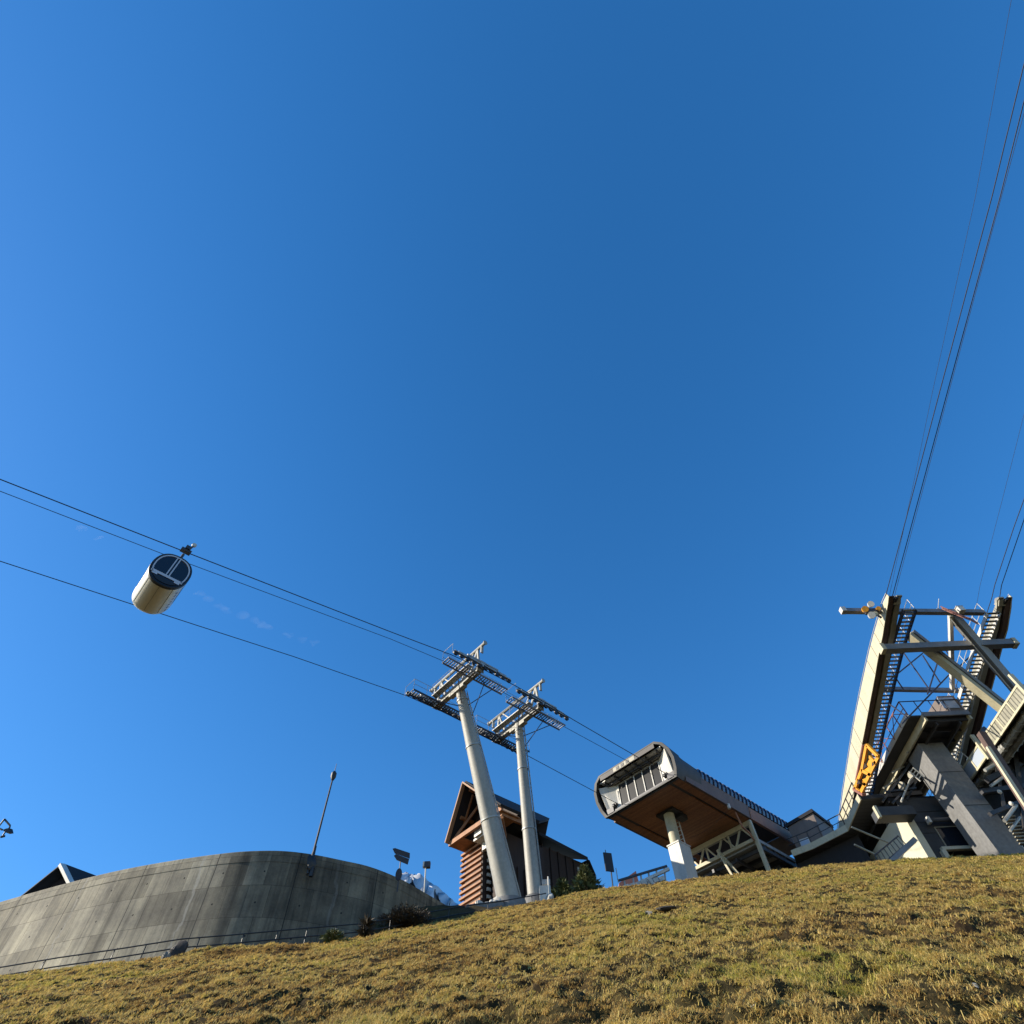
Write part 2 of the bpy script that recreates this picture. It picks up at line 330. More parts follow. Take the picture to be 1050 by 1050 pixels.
# matted winter grass, one uncountable mass
def grass():
    """tussocks of drooping blades (more and finer near the viewer) over a flat thatch"""
    co = []; tn = []
    def add(X, Y, NB, lo, hi, wmul, spread, radial):
        N = len(X); Z = H(X, Y); far = Y/38
        patch = fbm(X*.28, Y*.28, 33, 3)+.12*np.exp(-((X-3.6)/3.4)**2-((Y-13)/3.5)**2)-.75*np.exp(-((X+12.3)/2.6)**2-((Y-28.6)/1.6)**2); mid = fbm(X*1.1, Y*1.1, 35, 3)  # negative gaussian in patch paints the shadowed hollow beside the rock into the tint
        tint0 = np.clip(.50+patch*.42+mid*.30+RNG.normal(0, .10, N), .05, 1)
        size = (.65+.9*RNG.random(N))*(.8+.5*np.clip(mid+.4, 0, 1)); dn = math.pi*1.5+fbm(X*.35, Y*.35, 41, 2)*1.6
        for b in range(NB):
            ang = RNG.uniform(0, 2*math.pi, N); k = radial*.75
            dx, dy = np.cos(ang)+k*np.cos(dn), np.sin(ang)+k*np.sin(dn); nrm = np.hypot(dx, dy)+1e-6; dx /= nrm; dy /= nrm
            px_, py_ = -dy, dx
            ln = RNG.uniform(lo, hi, N)*size; lean = RNG.uniform(.55, 1.55, N) if radial else RNG.uniform(1.1, 1.6, N)
            o_ = RNG.normal(0, spread, (2, N))*size; wd = RNG.uniform(.0032, .0065, N)*wmul
            bx, by = X+o_[0], Y+o_[1]; bz = Z+o_[1]*.5
            h1 = ln*.5*np.cos(lean*.55); r1 = ln*.5*np.sin(lean*.55); h2 = h1+ln*.5*np.cos(lean*1.5); r2 = r1+ln*.5*np.sin(lean*1.5)
            def P(r, h, w): return np.stack([bx+dx*r+px_*w, by+dy*r+py_*w, bz+h+dy*r*.42-.015], -1)
            co.append(np.stack([P(0, 0, -wd), P(0, 0, wd), P(r1, h1, wd*.85), P(r1, h1, -wd*.85), P(r2, h2, 0*wd)], 1))
            tn.append(np.clip(tint0+RNG.normal(0, .11, N)-np.where(RNG.random(N) < .06, .3, 0), 0, 1))
    def thin(X, Y):
        k = pits(X, Y) < .35+.6*RNG.random(len(X)); return X[k], Y[k]
    def scatter(y0, y1, per):
        n = int(per*.86*(y1*y1-y0*y0)); Y = np.sqrt(RNG.uniform(y0*y0, y1*y1, n)); return thin(RNG.uniform(-.85, .87, n)*Y, Y)
    for y0, y1, per, NB, w, lo, hi in ((6.5, 13, 70, 28, .9, .035, .11), (13, 21, 46, 20, 1.4, .045, .13), (21, 31, 28, 15, 2.2, .06, .16), (31, 38.6, 22, 12, 3.0, .07, .17)):
        X, Y = scatter(y0, y1, per); add(X, Y, NB, lo, hi, w, .035, 1)
        X, Y = scatter(y0, y1, per*2.6); add(X, Y, 6, .05, .13, w*1.1, .06, 0)
    co = np.concatenate(co).reshape(-1, 3); tn = np.repeat(np.concatenate(tn), 5); nb = len(co)//5
    me = bpy.data.meshes.new('grass'); me.vertices.add(len(co)); me.vertices.foreach_set('co', co.ravel().astype(np.float32))
    base = np.arange(nb)[:, None]*5; li = (base+np.array([[0, 1, 2, 3, 3, 2, 4]])).ravel(); me.loops.add(len(li)); me.loops.foreach_set('vertex_index', li)
    st = (np.arange(nb)[:, None]*7+np.array([[0, 4]])).ravel(); me.polygons.add(2*nb); me.polygons.foreach_set('loop_start', st); me.polygons.foreach_set('loop_total', np.tile([4, 3], nb))
    a = me.attributes.new('tint', 'FLOAT', 'POINT'); a.data.foreach_set('value', tn.astype(np.float32))
    me.update(); me.shade_smooth(); me.materials.append(M['blade'])
    o = bpy.data.objects.new('grass', me); COL.objects.link(o); tag(o, 'matted yellow brown winter grass on the steep slope', 'grass', kind='stuff')
grass()

# far snowy mountain behind the wall
def mountain():
    mb = MB(); prof = [(380, 935), (398, 915), (410, 899), (417, 894), (424, 897), (431, 896), (440, 904), (452, 912), (462, 921), (472, 929), (490, 940), (520, 950)]
    Y0 = 1500.; rows = 14; pts = []
    pr = []
    for i in range(len(prof)-1):
        for j in range(5):
            u = j/5; pr.append((prof[i][0]*(1-u)+prof[i+1][0]*u, prof[i][1]*(1-u)+prof[i+1][1]*u+random.uniform(-1.2, 1.2)*(j > 0)))
    for r in range(rows+1):
        for i, (x, y) in enumerate(pr):
            top = at(x, y, Y0); f = r/rows
            jag = (random.random()-.5)*60*min(1, r)*(1-f*.5)
            pts.append(V(top[0]+(random.random()-.5)*18*min(1, r), Y0-f*620+jag, top[2]*(1-f)+200*f+(random.random()-.5)*30*min(1, r)))
    n = len(pr); fs = [(r*n+i, (r+1)*n+i, (r+1)*n+i+1, r*n+i+1) for r in range(rows) for i in range(n-1)]
    back = [V(p[0], Y0+700, 200) for p in pts[:n]]; k = len(pts)
    fs += [(i, i+1, k+i+1, k+i) for i in range(n-1)]
    mb._add(pts+back, fs); o = mb.build('mountain', M['mountain'], sharp=180); tag(o, kind='structure')
mountain()

# ------------------------------------------------------------------ curved concrete retaining wall
ZT = at(290, 873, 34)[2]
def wall():
    top = [(-130, 968), (-60, 943), (0, 925), (60, 908), (120, 893), (180, 882), (230, 875), (260, 872.6), (290, 872.6), (320, 876), (350, 882), (380, 889), (410, 901), (435, 915), (457, 928)]
    ctrl = [atZ(x, y, ZT)[:2] for x, y in top]
    pl = []
    for i in range(len(ctrl)-1):                        # Catmull-Rom
        p0, p1, p2, p3 = ctrl[max(i-1, 0)], ctrl[i], ctrl[i+1], ctrl[min(i+2, len(ctrl)-1)]
        for s in range(8):
            t = s/8; pl.append(.5*((2*p1)+(p2-p0)*t+(2*p0-5*p1+4*p2-p3)*t*t+(3*p1-p0-3*p2+p3)*t**3))
    pl.append(ctrl[-1]); pl = np.array(pl)
    tan = np.gradient(pl, axis=0); tan /= np.linalg.norm(tan, axis=1)[:, None]; nrm = np.stack([tan[:, 1], -tan[:, 0]], 1)   # outwards (toward viewer)
    arc = np.concatenate([[0], np.cumsum(np.linalg.norm(np.diff(pl, axis=0), axis=1))])
    global ARC_SHADE_STAIN
    ARC_SHADE_STAIN = float(arc[np.argmin(np.abs(pl[:, 0]+16.4))]); M['wall'] = concrete_wall_mat()
    root = thing('retaining_wall', (pl[60][0], pl[60][1], 13), 'long curved grey concrete retaining wall with formwork marks and a rounded corner', 'wall')
    ZB = 11.0; loc = np.array(root.location)
    def strip(name, prof, mat):
        vs = []; fs = []; uv = []
        for i in range(len(pl)):
            for k, (o_, z) in enumerate(prof):
                c = pl[i]+nrm[i]*o_; vs.append((c[0]-loc[0], c[1]-loc[1], ZT+z-loc[2])); uv.append((arc[i], z+8+(o_ if k > 4 else 0)))
        n = len(prof)
        for i in range(len(pl)-1):
            for k in range(n-1): fs.append((i*n+k, (i+1)*n+k, (i+1)*n+k+1, i*n+k+1))
        fs += [tuple(range(n)), tuple((len(pl)-1)*n+k for k in range(n))[::-1]]
        me = bpy.data.meshes.new(name); me.from_pydata(vs, [], fs); l = me.uv_layers.new(name='UVMap')
        li = np.empty(len(me.loops), int); me.loops.foreach_get('vertex_index', li); l.data.foreach_set('uv', np.array(uv)[li].ravel())
        bm = bmesh.new(); bm.from_mesh(me); bmesh.ops.recalc_face_normals(bm, faces=bm.faces); bm.to_mesh(me); bm.free()
        me.shade_smooth(); me.set_sharp_from_angle(angle=math.radians(30)); me.materials.append(mat)
        o = bpy.data.objects.new(name, me); COL.objects.link(o); o.parent = root; return o
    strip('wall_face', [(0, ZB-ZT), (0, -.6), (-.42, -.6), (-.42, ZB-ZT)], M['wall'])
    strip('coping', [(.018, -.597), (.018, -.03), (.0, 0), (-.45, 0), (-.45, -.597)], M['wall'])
wall()

# pipe railing along the foot of the wall
def railing(name, px_top, Ys, drop, label, posts, r=.03):
    p = [at(x, y, Y) for (x, y), Y in zip(px_top, Ys)]
    root = thing(name, p[len(p)//2], label, 'railing')
    MB().tube(p, r, 6).build('top_rail', M['black'], root); MB().tube([q-V(0, 0, drop) for q in p], r, 6).build('lower_rail', M['black'], root)
    xsn = [a for a, _ in px_top]
    for x in posts:
        i = max(k for k in range(len(xsn)) if xsn[k] <= x); i = min(i, len(p)-2); u = (x-xsn[i])/(xsn[i+1]-xsn[i]); c = p[i]*(1-u)+p[i+1]*u
        MB().tube([c, c-V(0, 0, drop+.7)], r*.8, 6).build('post', M['black'], root)
    return root
railing('pipe_railing', [(-30, 999), (0, 992), (60, 982), (119, 973.5), (185, 963), (240, 958.5), (300, 953), (372, 947), (420, 939), (470, 930), (520, 923), (560, 916)],
        [31.4, 31.4, 31.4, 31.4, 31.6, 31.8, 32.2, 33, 34.5, 36, 37, 37.6], .36, 'dark two bar pipe railing along the foot of the curved concrete wall', [-10, 47, 118, 150, 205, 250, 285, 315, 345, 374, 400, 430, 460, 500, 545])

# earth bank at the right end of the wall
def bank():
    lo = [(372, 972), (400, 965), (430, 958), (470, 946), (515, 936)]; hi = [(372, 955), (395, 938), (412, 931), (440, 928), (480, 930), (515, 929)]
    mb = MB(); vs = []; n = 24; rows = 8
    for r in range(rows+1):
        for i in range(n+1):
            u = i/n; a = np.interp(u, np.linspace(0, 1, len(lo)), [p[0] for p in lo]); b = np.interp(u, np.linspace(0, 1, len(lo)), [p[1] for p in lo])
            c = np.interp(u, np.linspace(0, 1, len(hi)), [p[0] for p in hi]); d = np.interp(u, np.linspace(0, 1, len(hi)), [p[1] for p in hi])
            f = r/rows; P = at(a, b, 33.2+u*2.6)*(1-f)+at(c, d, 35.6+u*2.4)*f
            vs.append(P+V(0, 0, random.uniform(-.09, .09)))
    w = n+1; fs = [(r*w+i, r*w+i+1, (r+1)*w+i+1, (r+1)*w+i) for r in range(rows) for i in range(n)]
    k = len(vs); bk = [np.array(vs[rows*w+i])+V(0, 1.5, -3) for i in range(w)]; fs += [(rows*w+i, rows*w+i+1, k+i+1, k+i) for i in range(n)]
    mb._add(vs+bk, fs); tag(mb.build('earth_bank', M['soil'], sharp=180), kind='structure')
bank()

# ------------------------------------------------------------------ ropes
TOP1 = V(-4.71, 35.78, 32.24)
def ropepath(ctrl, off):
    s = np.array([c[0] for c in ctrl]); z = np.array([c[1] for c in ctrl]); ss = np.unique(np.concatenate([np.linspace(s[0], s[-1], 60), s]))
    return [TOP1+LD*a+PD*off+V(0, 0, np.interp(a, s, z)-TOP1[2]) for a in ss]
near = [(-150, 7.5), (-75, 19.3), (-29.9, 26.93), (-21.2, 28.27), (-7.95, 30.36), (-2.9, 31.22), (0, 31.48), (3.2, 31.58), (6.4, 31.52), (9.2, 31.34), (20.4, 30.95), (24, 30.9)]
far_ = [(-150, 8.0), (-75, 20), (-28.7, 27.5), (-18.4, 29.2), (-11.9, 30.3), (-2.6, 31.62), (0, 31.75), (3.2, 31.8), (6.4, 31.8), (9.5, 31.6), (20.4, 31.2), (24, 31.1)]
comm = [(-150, 8.5), (-75, 20), (-29.85, 27.23), (-22.1, 28.4), (-7.35, 30.87), (-2.3, 31.47), (2, 31.5), (8.8, 31.3), (16, 31.23), (19.8, 31.2)]
G_ROPE = None
tag(MB().tube(ropepath(near, -3.05), .030, 6).build('haul_rope', M['rope']), 'dark steel haul rope that the white gondola cabin hangs from', 'rope')
tag(MB().tube(ropepath(far_, 3.05), .027, 6).build('haul_rope', M['rope']), 'lowest dark rope passing below the gondola cabin to the far sheaves of the towers', 'rope')
tag(MB().tube(ropepath(comm, -2.0), .020, 6).build('signal_cable', M['rope']), 'thin dark cable running just below the rope the gondola hangs from', 'cable')

# ------------------------------------------------------------------ lift towers
def tower(base, top, r0, r1, lab, sgn):
    root = thing('lift_tower', base, lab, 'lift tower')
    base = np.array(base); top = np.array(top); ax = unit(top-base); Lh = np.linalg.norm(top-base)
    pt = lambda f: base+(top-base)*f
    MB().tube([base-ax*2.5, pt(.0), pt(.66), pt(.955)], [r0*1.03, r0, r0*.4+r1*.6, r1], 28).build('pole', M['pole'], root)
    for f in (.33, .66, .9):
        rf_ = r0+(r0*.4+r1*.6-r0)*f/.66 if f <= .66 else (r0*.4+r1*.6)+(r1-r0*.4-r1*.6)*(f-.66)/.295
        MB().disc(pt(f), ax, rf_+.045, .09, 28).build('flange', M['galv'], root)
    ft = MB(); ft.tube([base-V(0, 0, 2.5), base+V(0, 0, .25)], [r0*1.5, r0*1.4], 24).build('footing', M['concrete'], root)
    C = top+V(0, 0, -.3); zc = 31.75
    C = V(top[0], top[1], zc)
    loc = lambda s, p, z: C+LD*s+PD*p+V(0, 0, z)
    b = MB(); b.beam(loc(0, -2.75, 0), loc(0, 2.75, 0), .42, .46); b.beam(loc(0, -.9, -.33), loc(0, .9, -.33), .40, .22)
    for p in (-2.75, 2.75): b.box(loc(0, p, 0), (.06, .62, .6), (PD, LD, ZUP))
    b.build('crossarm', M['pole'], root)
    cwk = MB(); cwk.beam(loc(-.62, -2.3, .28), loc(-.62, 2.3, .28), .5, .06)
    for k in range(12): cwk.beam(loc(-.36, -2.2+.4*k, .0), loc(-.86, -2.2+.4*k, .3), .05, .05, PD)
    cwk.build('arm_walkway', M['galv'], root)
    gr = MB()
    for z in (.8, 1.3): gr.tube([loc(-.86, -2.3, z), loc(-.86, 2.3, z)], .02, 5)
    for p in np.linspace(-2.3, 2.3, 5): gr.tube([loc(-.86, p, .28), loc(-.86, p, 1.3)], .02, 5)
    gr.build('arm_guard_rail', M['galv'], root)
    g = MB(); zz = 2.2; g.tube([loc(0, -3.3, zz), loc(0, 3.8, zz)], .13, 10)
    for p in (-3.3, 3.8): g.disc(loc(0, p, zz), PD, .19, .05, 12)
    for p0, p1 in ((-1.5, -2.35), (-2.6, -2.35), (1.6, 2.4), (2.7, 2.4)):
        g.beam(loc(0, p0, .2), loc(0, p1, zz-.05), .15, .15, LD)
    g.beam(loc(0, -.2, .2), loc(0, -1.9, zz), .10, .10, LD); g.beam(loc(0, .2, .2), loc(0, 2.0, zz), .10, .10, LD)
    for p in (-2.9, 3.2): g.beam(loc(0, p, zz-.1), loc(0, p, zz-.75), .10, .22, LD)
    g.build('lifting_gantry', M['pole'], root)
    sl = sgn
    for p, zr in ((-3.05, 0), (3.05, .24)):
        st = MB(); zs = lambda s: zr+.02-sl*s*.0+(-abs(min(s, 0))*.045 if sl > 0 else -abs(max(s, 0))*.045)
        for a_, b_ in ((-2.25, -.55), (.55, 2.25)): st.beam(loc(a_, p, zs(a_)+.20), loc(b_, p, zs(b_)+.24), .07, .14)
        st.beam(loc(-1.45, p, zs(-1.45)+.36), loc(1.45, p, zs(1.45)+.36), .12, .12)
        for s in (-2.1, -.7, .7, 2.1): st.beam(loc(s-.55, p, zs(s)+.06), loc(s+.55, p, zs(s)+.06), .24, .09)
        st.box(loc(0, p-np.sign(p)*.2, .2), (.5, .45, .5), (PD, LD, ZUP))
        tr = st.build('sheave_assembly', M['galv'], root)
        for k in range(10):
            s = -2.5+5.0*k/9; MB().disc(loc(s, p, zs(s)-.02), PD, .215, .12, 14).build('sheave', M['black'], tr)
        # catwalk inboard of the sheaves, grating plus guard rail
        pc = p-np.sign(p)*.85; cw = MB()
        for e in (-.36, .36): cw.beam(loc(-2.8, pc+e, -.38), loc(2.8, pc+e, -.38), .05, .14)
        for k in range(26): s = -2.75+5.5*k/25; cw.beam(loc(s, pc-.36, -.34), loc(s, pc+.36, -.34), .07, .04)
        for e in (-.36, .36): cw.beam(loc(-1.3, pc+e, -.4), loc(0, pc, .0), .05, .05); cw.beam(loc(1.3, pc+e, -.4), loc(0, pc, .0), .05, .05)
        k_ = cw.build('catwalk', M['beam_grey'] if p < 0 else M['dark_steel'], root)
        pr = pc-np.sign(p)*.36
        for sg in (-1, 1):
            gr = MB()
            for z in (.15, .62): gr.tube([loc(2.8*sg, pr, z), loc(.5*sg, pr, z)], .018, 5)
            for s in (.5, 1.6, 2.8): gr.tube([loc(s*sg, pr, -.38), loc(s*sg, pr, .62)], .018, 5)
            if sg < 0: gr.tube([loc(-2.8, pr, .62), loc(-2.8, p, .62), loc(-2.8, p, -.3)], .018, 5)
            gr.build('guard_rail', M['galv'], root)
        br = MB(); a = pt(.86)
        br.tube([a, loc(1.9, pc, -.4)], .035, 6); br.tube([pt(.80)+LD*.3, loc(.9, pc, -.4)], .035, 6); br.tube([a-LD*.2, loc(-1.8, pc, -.4)], .035, 6)
        br.build('brace', M['navy'], root)
    sd = -unit(np.cross(ax, PD)); side = unit(LD*.8-PD*.6); ld = MB()
    rr = lambda f: pt(f)+side*((r0*(1-f)+r1*f)+.10)
    for e in (-.2, .2):
        w = unit(np.cross(ax, side)); ld.tube([rr(.03)+w*e, rr(.95)+w*e], .025, 5)
    n = int(Lh/.33)
    for k in range(n): f = .03+.92*k/n; ld.tube([rr(f)-w*.2, rr(f)+w*.2], .016, 4)
    for k in range(8):
        f = .05+.88*k/7; ld.tube([rr(f), rr(f)-side*.14], .02, 4)
    ld.build('ladder', M['galv'], root)
    return root
B1 = at(523, 930, 39); B2 = at(549, 925, 41.)
TOP2 = V(-.24, 40.41, 32.4)
tower(B1, TOP1, .69, .37, 'thick pale steel lift tower leaning left, nearest to the gondola cabin', 1)
tower(B2, TOP2, .47, .31, 'slimmer upright pale lift tower just right of the leaning one', -1)

# ------------------------------------------------------------------ gondola cabin hanging from the near rope
def gondola():
    G = V(-18.44, 19.31, 28.27); a, b = LD, -PD; ctr = G-V(0, 0, 1.42+1.18)
    root = thing('gondola_cabin', G, 'white barrel shaped gondola cabin with a dark oval glass door side, hanging from the rope', 'gondola')
    W, Hh, D = .97, 1.14, 1.0; N = 48
    def oval(sc, bb, z0=0): return [ctr+a*(W*sc*math.copysign(abs(math.cos(t))**.85, math.cos(t)))+ZUP*(Hh*sc*math.copysign(abs(math.sin(t))**.9, math.sin(t))+z0)+b*bb for t in np.linspace(0, 2*math.pi, N, endpoint=False)]
    def loft(mb, rings, cap=True):
        vs = [p for r in rings for p in r]; fs = [(i*N+j, i*N+(j+1) % N, (i+1)*N+(j+1) % N, (i+1)*N+j) for i in range(len(rings)-1) for j in range(N)]
        if cap: fs += [tuple(range(N)), tuple((len(rings)-1)*N+j for j in range(N))]
        return mb._add(vs, fs)
    loft(MB(), [oval(.88, -1.45), oval(.94, -1.42), oval(.985, -1.34), oval(1.0, -1.2), oval(1.0, -.3), oval(1.0, .90)]).build('shell', M['shell_white'], root)
    # black collar and door side facing outwards
    loft(MB(), [oval(1.006, .84), oval(1.01, .88), oval(1.005, .97), oval(.97, 1.0), oval(.93, .985)]).build('rim', M['black'], root)
    glassp = loft(MB(), [oval(.93, .90), oval(.915, .992)]).build('door_glass', M['glass'], root)
    fr = MB(); ro, ri = oval(.88, 1.0), oval(.815, 1.0); o2, i2 = oval(.88, 1.03), oval(.815, 1.03)
    keep = [j for j in range(N) if ro[j][2]-ctr[2] > -.54]
    for j in keep:
        k = (j+1) % N; fr.hexa([ro[j], ro[k], ri[k], ri[j]], [o2[j], o2[k], i2[k], i2[j]])
    lc = lambda x, z, bb=1.015: ctr+a*x+ZUP*z+b*bb
    for x in (-.075, .075): fr.beam(lc(x, -.44), lc(x, 1.0), .06, .04, b)
    fr.beam(lc(-.80, -.50), lc(.80, -.50), .03, .15, ZUP)
    for x in (-.70, .70): fr.beam(lc(x, -.62), lc(x*.62, -.62), .03, .12, ZUP)
    fr.build('door_frame', M['door_grey'], root)
    lp = MB(); low = [p+b*.03 for p in oval(.86, 1.0) if p[2]-ctr[2] < -.66]
    lp.prism(low, -b*.03); lp.build('door_panel', M['black'], root)
    se = MB()
    for t in (-2.25, -1.57, -.95):
        q_ = ctr+a*(W*1.002*math.copysign(abs(math.cos(t))**.85, math.cos(t)))-ZUP*(Hh*1.002*abs(math.sin(t))**.9); se.beam(q_-b*1.2, q_+b*.84, .022, .012)
    se.build('body_seam', M['galv'], root)
    # window on the curved end facing along the rope
    ew = MB()
    for sgn in (1, -1):
        ring = [ctr+a*sgn*(W*1.008*abs(math.cos(t))**.85)+ZUP*(Hh*1.008*math.copysign(abs(math.sin(t))**.9, math.sin(t))) for t in np.linspace(-.30, .95, 12)]
        for p, q_ in zip(ring[:-1], ring[1:]): ew._add([p-b*.78, p+b*.62, q_+b*.62, q_-b*.78], [(0, 1, 2, 3)])
    ew.build('end_window', M['glass_blue'], root, recalc=False)
    # lettering strip: small marks, unreadable at this distance
    lt = MB(); t0 = -.62
    for k in range(7):
        bb = -1.15+.25*k; t = t0
        p = ctr+a*(W*1.006*abs(math.cos(t))**.85)-ZUP*(Hh*1.006*abs(math.sin(t))**.9); q_ = ctr+a*(W*1.006*abs(math.cos(t+.13))**.85)-ZUP*(Hh*1.006*abs(math.sin(t+.13))**.9)
        for e, w in ((0, .035), (.07, .03)): lt._add([p+b*(bb+e), p+b*(bb+e+w), q_+b*(bb+e+w), q_+b*(bb+e)], [(0, 1, 2, 3)])
        lt._add([p+b*bb, p+b*(bb+.1), p*.75+q_*.25+b*(bb+.1), p*.75+q_*.25+b*bb], [(0, 1, 2, 3)])
    lt.build('lettering', M['red'], root, recalc=False)
    rf = MB(); rf.box(ctr+ZUP*(Hh+.03), (.9, 1.3, .12), (a, b, ZUP)); rf.build('roof_plate', M['dark_steel'], root)
    hg = MB(); hg.tube([ctr+ZUP*(Hh+.05), G+b*.12-ZUP*.35], .075, 8); hg.box(ctr+ZUP*(Hh+.17), (.3, .5, .18), (a, b, ZUP)); hg.build('hanger', M['dark_steel'], root)
    gp = MB(); gp.box(G+b*.08-ZUP*.02, (.55, .26, .18), (a, b, ZUP)); gp.box(G+b*.2+ZUP*.16, (.26, .16, .24), (a, b, ZUP))
    gp.tube([G+a*.1+b*.15+ZUP*.1, G+a*.18+b*.25+ZUP*.5], .05, 8); gp.build('grip', M['dark_steel'], root)
    MB().disc(G+a*.18+b*.26+ZUP*.5, b, .13, .1, 14).build('guide_roller', M['white'], root)
gondola()

# ------------------------------------------------------------------ gondola station on its column
MS = V(10.29, 49.65, 30.4)
def S(s, p, z): return MS+LS*s+PS*p+V(0, 0, z)
def station():
    root = thing('gondola_station', S(3.8, 0, -9), 'long gondola station with rounded open mouth and brown board underside on a pillar', 'lift station')
    LEN = 19.
    # outer section (p, z), symmetric
    sec = [(-4.05, 0), (-4.35, .6), (-4.52, 1.4), (-4.42, 2.15), (-4.0, 2.85), (-3.3, 3.25), (3.3, 3.25), (4.0, 2.85), (4.42, 2.15), (4.52, 1.4), (4.35, .6), (4.05, 0)]
    fwd = lambda z: -z*.30                                   # the hood leans out over the mouth
    # soffit with two long rope slots
    so = MB()
    for p0, p1 in ((-4.0, -3.25), (-2.95, 2.95), (3.25, 4.0)): so.hexa([S(0.1, p0, 0), S(0.1, p1, 0), S(10.4, p1, 0), S(10.4, p0, 0)], [S(0.1, p0, .12), S(0.1, p1, .12), S(10.4, p1, .12), S(10.4, p0, .12)])
    so.build('wood_soffit', M['wood_soffit'], root)
    sl = MB()
    for p in (-3.1, 3.1): sl.box(S(5.2, p, .16), (.42, 10.6, .06), (PS, LS, ZUP))
    sl.box(S(.02, 0, .06), (8.0, .16, .34), (PS, LS, ZUP)); sl.build('soffit_slot', M['black'], root)
    # rim (hood) ring
    def ring(sc, ds, dz=0): return [S(fwd(z)+(ds if z > .1 or ds < 1 else -.05), p*sc, (z-1.6)*sc+1.6+dz) for p, z in sec]
    n = len(sec)
    def loft(rings, name, mat, par, close=False):
        vs = [p for r in rings for p in r]; fs = []
        m = len(rings); rng_ = range(m) if close else range(m-1)
        for i in rng_:
            for j in range(n): fs.append((i*n+j, i*n+(j+1) % n, ((i+1) % m)*n+(j+1) % n, ((i+1) % m)*n+j))
        return MB()._add(vs, fs).build(name, mat, par)
    loft([ring(1.0, 1.2), ring(1.03, 0), ring(1.03, -.25), ring(.965, -.25), ring(.965, 1.2)], 'hood', M['hood'], root, True)
    low = [(p*(1.0 if z < 1.8 else .985), min(z, 1.75+.12*max(0, z-1.75))) for p, z in sec]
    loft([[S(fwd(z)+.12, p*1.012, (z-1.6)*1.012+1.62) for p, z in sec], [S(.9+.25*z*.2, p*1.0, z*.88+.02) for p, z in sec], [S(3.2, p, z+.02) for p, z in low]], 'cowl', M['hood_top'], root)
    ft = MB(); ft.box(S(fwd(2.98)-.29, 0, 2.99), (6.6, .04, .5), (PS, LS, ZUP)); ft.build('top_fascia', M['hood_top'], root)
    # body: brown fascia sides, blue glazing above, roof
    for sgn in (-1, 1):
        f = MB(); f.hexa([S(1.0, sgn*4.0, 0.0), S(10.3, sgn*4.0, 0.0), S(10.3, sgn*4.22, 0.0), S(1.0, sgn*4.22, 0.0)], [S(1.0, sgn*4.0, 1.15), S(10.3, sgn*4.0, 1.15), S(10.3, sgn*4.38, 1.15), S(1.0, sgn*4.38, 1.15)])
        f.build('side_fascia', M['mauve'], root)
        f = MB(); f.hexa([S(10.3, sgn*4.0, -.05), S(LEN, sgn*4.0, -.05), S(LEN, sgn*4.26, -.05), S(10.3, sgn*4.26, -.05)], [S(10.3, sgn*4.0, .95), S(LEN, sgn*4.0, .95), S(LEN, sgn*4.40, .95), S(10.3, sgn*4.40, .95)])
        f.build('side_fascia', M['brown_fascia'], root)['label'] = 'red brown rear part of the side fascia'
        w = MB(); pts = [(4.37, 1.12), (4.48, 1.5), (4.44, 1.8), (4.25, 2.02)]
        for (p0, z0), (p1, z1) in zip(pts[:-1], pts[1:]): w._add([S(2.9, sgn*p0, z0), S(LEN, sgn*p0, z0), S(LEN, sgn*p1, z1), S(2.9, sgn*p1, z1)], [(0, 1, 2, 3)])
        gl = w.build('side_glazing', M['glass_blue'], root, recalc=False)
        mu = MB(); k = 3.3
        while k < LEN:
            for (p0, z0), (p1, z1) in zip(pts[:-1], pts[1:]): mu.beam(S(k, sgn*(p0+.03), z0), S(k, sgn*(p1+.03), z1), .10, .10, LS)
            k += .62
        mu.build('mullion', M['navy'], gl)
    ro = MB(); ro.hexa([S(2.6, -4.24, 1.98), S(2.6, 4.24, 1.98), S(LEN, 4.24, 1.98), S(LEN, -4.24, 1.98)], [S(2.6, -2.0, 2.6), S(2.6, 2.0, 2.6), S(LEN, 2.0, 2.6), S(LEN, -2.0, 2.6)])
    ro.build('roof', M['roof_dark'], root)
    bk = MB(); bk.box(S(LEN, 0, 1.0), (8.2, .1, 1.9), (PS, LS, ZUP)); bk.build('rear_wall', M['hut'], root)
    # inside the mouth: floor, white cheeks, ceiling, window wall
    fl = MB(); fl.box(S(.14, 0, .2), (5.0, .2, .1), (PS, LS, ZUP)); fl.build('floor', M['galv'], root)
    for sgn in (-1, 1):
        wh = MB(); wh.hexa([S(-.05, sgn*3.85, .3), S(.22, sgn*2.5, .3), S(.3, sgn*2.55, .3), S(.05, sgn*3.95, .3)], [S(-.75, sgn*4.0, 2.5), S(.22, sgn*2.5, 2.55), S(.3, sgn*2.55, 2.55), S(-.65, sgn*4.1, 2.5)])
        wh.build('white_cheek_wall', M['white'], root)
    ce = MB(); ce.hexa([S(-.85, -3.7, 2.76), S(-.85, 3.7, 2.76), S(.35, 3.4, 2.56), S(.35, -3.4, 2.56)], [S(-.85, -3.7, 2.84), S(-.85, 3.7, 2.84), S(.35, 3.4, 2.64), S(.35, -3.4, 2.64)])
    ce.build('ceiling', M['galv'], root)
    cb = MB()
    for p in np.linspace(-3.2, 3.2, 6): cb.beam(S(-.8, p, 2.68), S(.2, p*.95, 2.5), .14, .14)
    cb.beam(S(-.3, -3.5, 2.58), S(-.3, 3.5, 2.58), .16, .18); cb.build('ceiling_beam', M['dark_steel'], root)
    ww = MB(); ww.box(S(.28, 0, 1.35), (4.9, .08, 2.4), (PS, LS, ZUP)); wn = ww.build('window_wall', M['glass_grey'], root)
